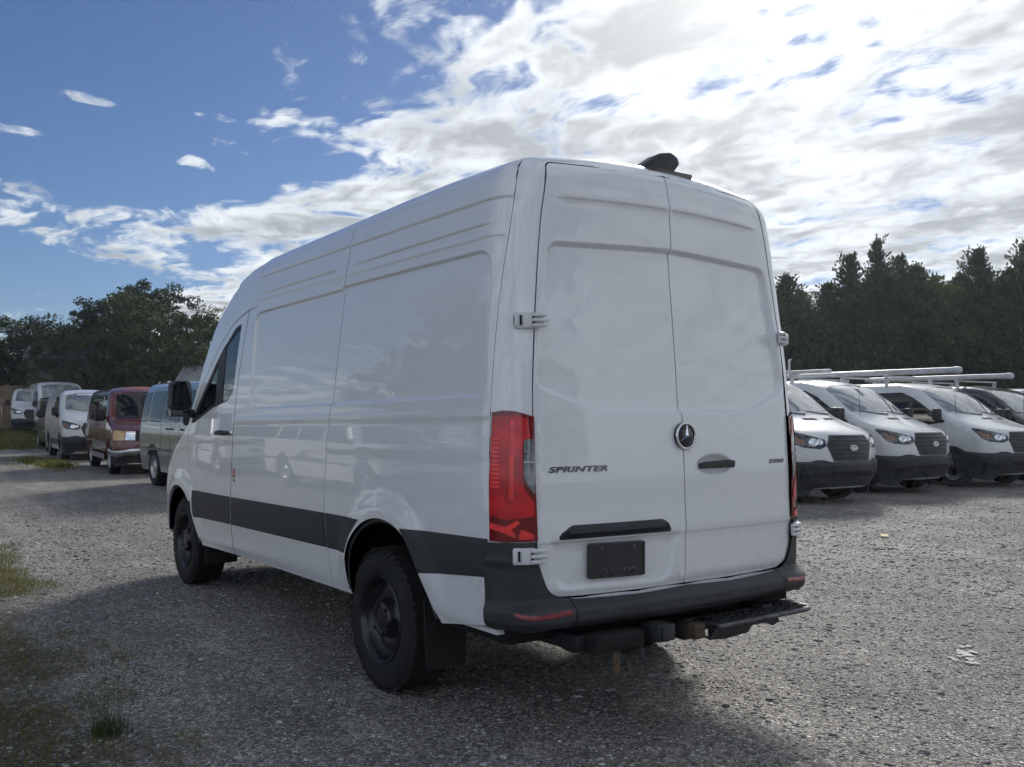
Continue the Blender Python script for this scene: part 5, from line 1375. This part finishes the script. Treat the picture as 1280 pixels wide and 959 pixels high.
def cedar(seed, H, Rb, n_br=520, bare_top=1.0):
    rng = np.random.default_rng(seed); tb = MB(); Cs, Ds, Ls = [], [], []
    lean = rng.normal(0, .02, 2)
    for i in range(n_br):
        u = rng.random() ** .95; z = .25 + (H - .35) * u
        prof = (1 - u) ** 1.15 * (.45 + .55 * min(1, u * 5 + .5)); L = 1.12 * Rb * prof * rng.uniform(.5, 1.22) + .10 + .25 * (rng.random() < .12)
        a = rng.random() * 6.283; up = rng.uniform(.25, .75) + .5 * u
        k = max(4, int(L / .10)); s = np.linspace(.08, 1, k)
        r = L * s; dz = L * up * s ** 1.5 * .75
        px = lean[0] * z + r * math.cos(a); py = lean[1] * z + r * math.sin(a); pz = z + dz
        if i % 4 == 0: tb.tube([(lean[0] * z, lean[1] * z, z), (px[k // 2], py[k // 2], pz[k // 2]), (px[-1], py[-1], pz[-1])], [.022, .013, .005], 4, False)
        per = 5
        for q in range(per):
            j = rng.normal(0, .055 + .04 * L * .3, (k, 3)); C = np.stack([px, py, pz], 1) + j
            D = np.stack([np.full(k, math.cos(a)), np.full(k, math.sin(a)), np.full(k, .7 + up)], 1) + rng.normal(0, .55, (k, 3))
            Cs.append(C); Ds.append(D); Ls.append(rng.uniform(.12, .27, k) * (.75 + .5 * (1 - u)))
    # leading shoots
    for q in range(3):
        t_ = np.linspace(.0, 1, 26); zz = H - 1.3 + t_ * 1.6 * rng.uniform(.7, 1.0); ox, oy = rng.normal(0, .10 * q, 2)
        C = np.stack([lean[0] * zz + ox, lean[1] * zz + oy, zz], 1) + rng.normal(0, .03, (26, 3)) * (1.6 - t_)[:, None]
        Cs.append(C); Ds.append(np.tile([0, 0, 1.], (26, 1)) + rng.normal(0, .45, (26, 3))); Ls.append(rng.uniform(.12, .22, 26))
    C = np.vstack(Cs); D = np.vstack(Ds); L = np.concatenate(Ls)
    V, Q = rhombs(C, D, L, L * rng.uniform(.28, .5, len(L)), rng)
    tb.tube([(0, 0, -.1), (lean[0] * H * .5, lean[1] * H * .5, H * .5), (lean[0] * H, lean[1] * H, H - .1)], [.16, .09, .012], 8)
    me_t = bpy.data.meshes.new('trunk'); me_t.from_pydata(tb.v, [], tb.f); me_t.materials.append(BARK)
    me_c = fast_mesh('crown', V, quads=Q)
    return me_t, me_c

def decid(seed, H, Rc, lobes=16, leaves=26000, size=.16, trunk_h=.25, shape=1.0, airy=0.0):
    rng = np.random.default_rng(seed); tb = MB(); Cs, Ds = [], []
    base = H * trunk_h; tb.tube([(0, 0, -.1), (.05, .03, base), (.1, 0, H * .55)], [.030 * H, .022 * H, .010 * H], 9)
    cen = []
    for i in range(lobes):
        u = (i + .5) / lobes; z = base + (H - base) * (.18 + .74 * u)
        rr = Rc * math.sqrt(max(0, 1 - ((u - .38) / .72) ** 2)) * rng.uniform(.35, .85) * shape
        a = i * 2.4 + rng.normal(0, .4); c = np.array([rr * math.cos(a), rr * math.sin(a), z]); lr = Rc * rng.uniform(.30, .52)
        cen.append((c, lr))
        p0 = (.06, .02, base + (z - base) * .45); pm = (c[0] * .5, c[1] * .5, (p0[2] + c[2]) / 2 + .15)
        tb.tube([p0, pm, tuple(c)], [.009 * H, .006 * H, .002 * H], 5, False)
        nsub = 26
        for s in range(nsub):
            d = rng.normal(size=3); d /= np.linalg.norm(d); d[2] = abs(d[2]) * .9 + d[2] * .1 if rng.random() < .6 else d[2]
            sc = c + d * lr * rng.uniform(.45, 1.08) * np.array([1, 1, .78])
            if s % 4 == 0: tb.tube([tuple(c), tuple((c + sc) / 2 + rng.normal(0, .06, 3)), tuple(sc)], [.0022 * H, .0014 * H, .0006 * H], 4, False)
            k = int(leaves / (lobes * nsub) * rng.uniform(.5, 1.6) * (1 - airy))
            sr = lr * rng.uniform(.14, .30)
            P = rng.normal(size=(k, 3)); P /= np.linalg.norm(P, axis=1, keepdims=True); P *= (rng.random(k) ** .4)[:, None]
            C = sc + P * sr * np.array([1.1, 1.1, .75]); Cs.append(C); Ds.append(P + rng.normal(0, .8, (k, 3)) - [0, 0, .2])
    C = np.vstack(Cs); D = np.vstack(Ds); L = size * rng.uniform(.6, 1.3, len(C))
    V, Q = rhombs(C, D, L, L * rng.uniform(.45, .75, len(L)), rng)
    me_t = bpy.data.meshes.new('trunk'); me_t.from_pydata(tb.v, [], tb.f); me_t.materials.append(BARK)
    return me_t, fast_mesh('crown', V, quads=Q)

def plant_tree(name, meshes, lm, pos, sc, rz, label, group=None, z=0.0, cat='tree'):
    e = empty(name, (pos[0], pos[1], z), (0, 0, rz)); e.scale = (sc[0], sc[0], sc[1])
    tag(e, label, cat, group)
    for nm, me in zip(('trunk', 'crown'), meshes):
        if nm == 'crown' and me.materials and me.materials[0] is not lm:
            me = me.copy(); me.materials.clear()
        if nm == 'crown' and not me.materials: me.materials.append(lm)
        o = bpy.data.objects.new(nm, me); COL.objects.link(o); o.parent = e
    return e

CED = leaf_mat('cedar_foliage', (.036, .050, .034), (.092, .112, .066), .25)
CED2 = leaf_mat('lighter_foliage', (.040, .055, .016), (.090, .105, .034), .25)
cm = [cedar(1, 8.6, 2.5), cedar(2, 7.2, 2.8), cedar(3, 9.2, 2.4), cedar(4, 7.6, 3.0)]
def at(px, dist):
    """ground point in the direction of an image column"""
    t = (px - 640) / 1166.855; d = _f + _r * t; h = math.hypot(d.x, d.y); return (CAM.x + d.x / h * dist, CAM.y + d.y / h * dist)
CEDARS = [(800, 40, 3, .95), (860, 39, 0, .95), (910, 38, 1, 1.0), (950, 39, 0, .92), (985, 36.5, 1, 1.00), (1007, 38.5, 3, .93), (1036, 37.5, 3, .96), (1066, 38.0, 0, 1.00), (1106, 37.0, 2, .97), (1092, 40, 1, 1.06), (1130, 38.5, 0, .99), (1150, 36.5, 1, 1.02),
          (1172, 40, 3, 1.02), (1200, 37.0, 1, .97), (1222, 38.0, 0, .99), (1240, 40.5, 3, 1.04), (1262, 37.0, 1, .98), (1288, 36.5, 0, .98), (1325, 37, 3, 1.0)]
LBL = {0: 'tall narrow cedar', 1: 'broad low cedar', 2: 'tallest pointed cedar', 3: 'wide bushy cedar'}
PLACE = {1288: 'cut by the right edge of the picture', 800: 'third behind the rear doors of the tall van', 860: 'second behind the rear doors of the tall van', 910: 'hidden next to the right edge of the tall van', 950: 'just behind the right edge of the tall van', 985: 'first seen right of the tall van', 1007: 'above the half hidden parked van', 1036: 'left of the pointed group', 1066: 'left of the highest spire', 1106: 'rising highest right of the tall van', 1092: 'behind the highest spire', 1130: 'right beside the highest spire', 1150: 'above the second parked van', 1172: 'behind the pale green tree', 1200: 'above the pipe tube end', 1222: 'with a thin spire left of the right edge group', 1240: 'behind the right edge group', 1262: 'at the right edge of the picture', 1290: 'cut by the right edge of the picture', 1325: 'just outside the right edge', 1370: 'far outside the right edge'}
for i, (px, d, k, s) in enumerate(CEDARS):
    plant_tree('cedar_tree', cm[k], CED, at(px, d), (s * (1.12 if k != 2 else 1.0), s * (.93 if k == 1 else .88)), i * 1.9, LBL[k] + ' ' + PLACE[px], 'cedars along the right boundary')
dm = [decid(11, 9.5, 4.4, 22, 44000, .19), decid(12, 7.0, 3.6, 14, 24000, .15, .12), decid(13, 7.2, 3.8, 14, 24000, .16, .2), decid(14, 8.0, 2.6, 9, 3000, .11, .3, 1.0, .2)]
OAK = leaf_mat('dark_broadleaf', (.014, .025, .014), (.042, .060, .030), .2)
MID = leaf_mat('mid_green_broadleaf', (.028, .044, .016), (.075, .095, .034), .25)
PALE = leaf_mat('pale_sparse_leaves', (.07, .08, .035), (.15, .15, .07), .35)
GT = 'trees behind the fence on the left'
plant_tree('broadleaf_tree', dm[0], OAK, at(176, 52), (.74, .765), .6, 'tall dark dense tree rising above the dark red van', GT, .3)
plant_tree('broadleaf_tree', dm[0], OAK, at(136, 54), (.60, .62), 2.6, 'dark tree joining the tall dark tree on its left', GT, .3)
plant_tree('broadleaf_tree', dm[1], MID, at(203, 47), (.95, .88), 1.2, 'mid green bushy tree in front of the tall dark tree', GT, .3)
plant_tree('broadleaf_tree', dm[1], MID, at(238, 49), (.60, .66), 3.9, 'lower green bush beside the nose of the tall van', GT, .3)
plant_tree('broadleaf_tree', dm[3], PALE, at(262, 50), (.85, .86), .4, 'thin pale half bare tree against the bright sky by the van windscreen', GT, .3)
plant_tree('broadleaf_tree', dm[2], OAK, at(88, 53), (.85, .66), .9, 'rounded tree over the white high-roof van', GT, .4)
plant_tree('broadleaf_tree', dm[2], MID, at(42, 55), (1.05, .72), 2.2, 'broad tree behind the wooden fence near the left edge', GT, .5)
plant_tree('broadleaf_tree', dm[1], OAK, at(8, 56), (1.15, .77), 4.2, 'dark tree at the left edge of the picture', GT, .5)
plant_tree('broadleaf_tree', dm[1], MID, at(108, 49), (.75, .72), 5.2, 'small brownish bush low between the vans and the dark tree', GT, .4)
# pale tree among the cedars
plant_tree('broadleaf_tree', dm[1], CED2, at(1190, 36.5), (.66, .80), 2.0, 'paler green tree standing among the dark cedars')
# trees off to the side and behind the camera, mirrored in the paintwork
GMT = 'trees mirrored in the paint of the tall van'
for px_, py_, k, s, rz, lab in ((30, 21, 0, 1.0, .3, 'largest tree mirrored in the flank of the tall van'), (22, 20, 1, .8, 1.0, 'round tree mirrored in the front flank of the tall van'), (40, 22, 2, 1.0, 2.2, 'tree mirrored in the front door of the tall van'), (13, 22, 1, .75, 3.0, 'low tree mirrored in the rear quarter of the tall van'),
                             (-26, 9, 2, .95, .9, 'tree mirrored in the left rear door of the tall van'), (-27, 1, 0, .8, 1.9, 'tall tree mirrored in the middle of the rear doors'), (-25, -9, 1, 1.0, 2.7, 'tree mirrored in the right rear door of the tall van')):
    plant_tree('broadleaf_tree', dm[k], (OAK, MID, OAK)[k], (px_, py_), (s, s), rz, lab, GMT)

# ---- grass on the verge
def blades(n, pos, hgt, wid, name, m, lean=.5):
    rng = RNG; x, y = pos
    a = rng.random(n) * 6.283; ln = rng.normal(0, lean, n); h = hgt; dx, dy = np.cos(a), np.sin(a)
    z = terrain(x, y)
    b0 = np.stack([x - dy * wid / 2, y + dx * wid / 2, z - .005], 1); b1 = np.stack([x + dy * wid / 2, y - dx * wid / 2, z - .005], 1)
    mx_, my_ = x + dx * ln * h * .35, y + dy * ln * h * .35
    m0 = np.stack([mx_ - dy * wid * .4, my_ + dx * wid * .4, z + h * .6], 1); m1 = np.stack([mx_ + dy * wid * .4, my_ - dx * wid * .4, z + h * .6], 1)
    tip = np.stack([x + dx * ln * h, y + dy * ln * h, z + h * .95], 1)
    V = np.stack([b0, b1, m1, m0, tip], 1).reshape(-1, 3); k = np.arange(n) * 5
    return link(name, fast_mesh(name, V, tris=np.stack([k + 3, k + 2, k + 4], 1), quads=np.stack([k, k + 1, k + 2, k + 3], 1)), m, None, False)
GRASS = leaf_mat('verge_grass', (.075, .085, .022), (.21, .20, .065), .35)
DRY = leaf_mat('dry_grass', (.12, .085, .035), (.26, .20, .09), .25)
def patch_pts(n, spots):
    X, Y = [], []
    w = np.array([s[4] for s in spots]); w = w / w.sum()
    for (cx, cy, rx, ry, _), q in zip(spots, w):
        k = int(n * q); r = np.sqrt(RNG.random(k)) * np.abs(RNG.normal(.75, .3, k)); a = RNG.random(k) * 6.283
        X.append(cx + rx * r * np.cos(a)); Y.append(cy + ry * r * np.sin(a))
    return np.concatenate(X), np.concatenate(Y)
bl = [(RNG.uniform(.2, 9.5), RNG.uniform(1.75, 3.6), RNG.uniform(.06, .32), RNG.uniform(.04, .16), RNG.uniform(.4, 1.0)) for _ in range(90)] + \
     [(6.9, 2.3, .9, .28, 1.6), (5.7, 2.15, .5, .16, 1.2), (5.5, 1.9, .25, .05, .8), (3.3, 2.7, .8, .3, .9), (1.4, 2.55, .7, .2, .9), (2.4, 2.0, .2, .06, .8), (.85, 2.15, .3, .07, .9), (7.9, 2.6, .8, .35, 1.4), (3.3, 2.45, .5, .12, 1.3), (2.8, 2.2, .3, .07, 1.3), (1.75, 2.5, .3, .12, 1.3), (1.05, 2.32, .2, .05, 1.3), (1.05, 2.0, .15, .05, 1.6), (1.25, 2.7, .3, .12, 1.3), (2.33, 1.93, .12, .05, 2.0), (2.73, 1.92, .12, .04, 2.0), (1.9, 2.27, .2, .06, 1.2)]
def verge_pts(n, pw=1.0):
    x = RNG.uniform(.1, 9.8, n * 9); y = RNG.uniform(1.6, 3.8, n * 9); d = np.zeros(len(x))
    for cx, cy, rx, ry, k in bl: d += k * np.exp(-(((x - cx) / rx) ** 2 + ((y - cy) / ry) ** 2))
    d = np.clip(d, 0, 1.6) * sstep(y + .12 * np.sin(x * 2.7) + .08 * np.sin(x * 7.1), 1.72, 2.15) + .012 * sstep(y, 1.8, 2.5)
    ok = RNG.random(len(x)) < d * pw; x, y = x[ok][:n], y[ok][:n]; return x, y
X, Y = verge_pts(34000, .9); n_ = len(X)
tag(blades(n_, (X, Y), RNG.uniform(.008, .034, n_) * (1 + .8 * (X > 5)), RNG.uniform(.0016, .0040, n_), 'verge_grass', GRASS, 1.1), 'short patchy grass along the left edge of the gravel', 'grass', kind='stuff')
X, Y = verge_pts(7000, .5); n_ = len(X)
tag(blades(n_, (X, Y), RNG.uniform(.006, .024, n_), RNG.uniform(.002, .004, n_), 'dry_grass', DRY, 1.6), 'dead brown grass lying on the gravel at the bottom left', 'grass', kind='stuff')
X, Y = patch_pts(9000, [(38, -1.0, 2.6, 3.5, 3), (41, 0, 3.5, 4, 3), (25.5, -.9, 3.2, .5, 1.4), (44, -3, 3, 5, 2)]); n_ = len(X)
tag(blades(n_, (X, Y), RNG.uniform(.05, .16, n_), RNG.uniform(.02, .05, n_), 'lawn_grass', GRASS, .5), 'sunlit grass beyond the gravel in front of the wooden fence', 'grass', kind='stuff')
# one taller weed clump
wx_, wy_ = 1.33, 2.29; n_ = 170
X = wx_ + RNG.normal(0, .035, n_); Y = wy_ + RNG.normal(0, .035, n_)
o = blades(n_, (X, Y), np.concatenate([RNG.uniform(.05, .13, 135), RNG.uniform(.16, .31, 35)]), np.concatenate([np.full(135, .004), np.full(35, .0022)]), 'weed_clump', leaf_mat('weed_green', (.035, .055, .016), (.11, .13, .05), .3), .35)
tag(o, 'tall thin weed clump growing out of the gravel at bottom left', 'weed')

# ---- fence, sheds
FW = mat('weathered_fence_wood', (.21, .15, .11), rough=.85, var=.3, vscale=2.5, bump=.5, bscale=20)
def fence(p0, p1, z0, hgt, label):
    p0, p1 = Vector(p0), Vector(p1); L = (p1 - p0).length; d = (p1 - p0) / L; nrm = Vector((-d.y, d.x)); e = empty('wooden_fence', (p0.x, p0.y, z0), (0, 0, math.atan2(d.y, d.x)))
    tag(e, label, 'fence'); x = 0.0; V = []; F = []; rng = random.Random(5)
    while x < L:
        w = .135; top = hgt + rng.uniform(-.03, .03); off = rng.uniform(-.008, .008)
        k = len(V); V += [(x, off, 0), (x + w, off, 0), (x + w, off, top), (x, off, top), (x, off - .02, 0), (x + w, off - .02, 0), (x + w, off - .02, top), (x, off - .02, top)]
        F += [tuple(k + i for i in f) for f in ((0, 1, 2, 3), (7, 6, 5, 4), (3, 2, 6, 7), (0, 3, 7, 4), (1, 5, 6, 2))]; x += .145
    b = MB(); b.raw(V, F); tag(b.build('boards', FW, e), kind='stuff')
    for i in range(int(L / 2.4) + 1):
        b = MB(); b.box((i * 2.4 - .05, .0, -.1), (i * 2.4 + .05, .10, hgt - .1), 0); b.build('post', FW, e)
    for z in (.4, hgt - .35):
        b = MB(); b.box((0, .002, z - .045), (L, .04, z + .045), 0); b.build('rail', FW, e)
fa = at(-60, 50); fb_ = at(250, 50)
fence((fa[0], fa[1]), (fb_[0], fb_[1]), .50, 2.15, 'weathered brown board fence behind the far white vans')
def shed(pos, rz, w, d, h, rise, wall, roof, label, z=0.0):
    e = empty('shed', (pos[0], pos[1], z), (0, 0, rz)); tag(e, label, 'shed')
    b = MB(); b.box((-w / 2, -d / 2, 0), (w / 2, d / 2, h), 0); wl = b.build('wall', wall, e)
    b = MB(); b.prism([(-d / 2 - .2, h), (0, h + rise), (d / 2 + .2, h), (d / 2 + .2, h + .08), (0, h + rise + .08), (-d / 2 - .2, h + .08)], 'x', -w / 2 - .2, w / 2 + .2); b.build('roof', roof, e)
    b = MB(); b.prism([(-d / 2, h), (d / 2, h), (0, h + rise)], 'x', -w / 2 + .01, w / 2 - .01); b.build('gable', wall, e)
    b = MB(); b.box((-.45, -d / 2 - .03, 0), (.45, -d / 2 - .002, 2.0), 0); b.build('door', mat('shed_door', (.12, .11, .10), rough=.7, var=.2), e)
SW = mat('grey_shed_wall', (.16, .16, .165), rough=.8, var=.2, vscale=2); SR = mat('grey_shed_roof', (.20, .205, .21), rough=.7, var=.2, vscale=3)
shed(at(272, 44), R_(60), 2.6, 3.2, 2.3, .9, SW, SR, 'grey gabled shed roof showing beside the windscreen of the tall van', .2)
shed(at(82, 51.5), R_(75), 3.0, 3.2, 3.4, .7, SW, mat('dark_shed_roof', (.06, .06, .065), rough=.7, var=.2), 'tall grey shed behind the white high-roof van', .5)

# ---- marks on the ground
def blotch(name, pos, r, m, label, cat, seed, pieces=9):
    rng = random.Random(seed); e = empty(name, (pos[0], pos[1], 0)); tag(e, label, cat); b = MB()
    for i in range(pieces):
        al, ac = rng.gauss(0, r * 1.5), rng.gauss(0, r * .42); cx, cy = .49 * al + .87 * ac, -.87 * al + .49 * ac; rr = r * rng.uniform(.12, .40); n = 12
        V = [(cx, cy, .010)] + [(cx + rr * rng.uniform(.6, 1.2) * math.cos(2 * math.pi * k / n), cy + rr * rng.uniform(.5, 1.1) * math.sin(2 * math.pi * k / n), .009) for k in range(n)]
        b.raw(V, [(0, 1 + k, 1 + (k + 1) % n) for k in range(n)])
    tag(b.build('splash', m, e), kind='stuff')
blotch('paint_splash', (-.10, -2.26), .075, mat('white_spill', (.42, .42, .41), rough=.7, var=.2, vscale=60), 'small white spill on the gravel right of the tall van', 'spill', 4, 34)
b = MB(); b.raw([(3.36, -6.74, .02), (3.42, -6.80, .035), (3.46, -6.72, .03), (3.40, -6.66, .02), (3.45, -6.86, .02), (3.50, -6.78, .03)], [(0, 1, 2, 3), (1, 4, 5, 2)])
tag(b.build('dry_leaf', mat('yellow_leaf', (.62, .52, .22), rough=.7, var=.2)), 'pale yellow scrap lying on the gravel in front of the parked vans', 'litter')

# ---- thin haze over the lot, added in place of lens glare
b = MB(); b.box((-960, -960, -1.0), (960, 960, 14.0), 0)
hz = b.build('glare_haze', None, None)
m = bpy.data.materials.new('glare_haze_volume'); m.use_nodes = True; t = NT(m.node_tree); t.n.clear()
vo = t.node('ShaderNodeVolumePrincipled'); vo.inputs['Color'].default_value = (.80, .90, 1.0, 1); vo.inputs['Density'].default_value = .00055; vo.inputs['Anisotropy'].default_value = .6
o_ = t.node('ShaderNodeOutputMaterial'); t.l.new(vo.outputs[0], o_.inputs['Volume'])
hz.data.materials.append(m); tag(hz, kind='stuff')
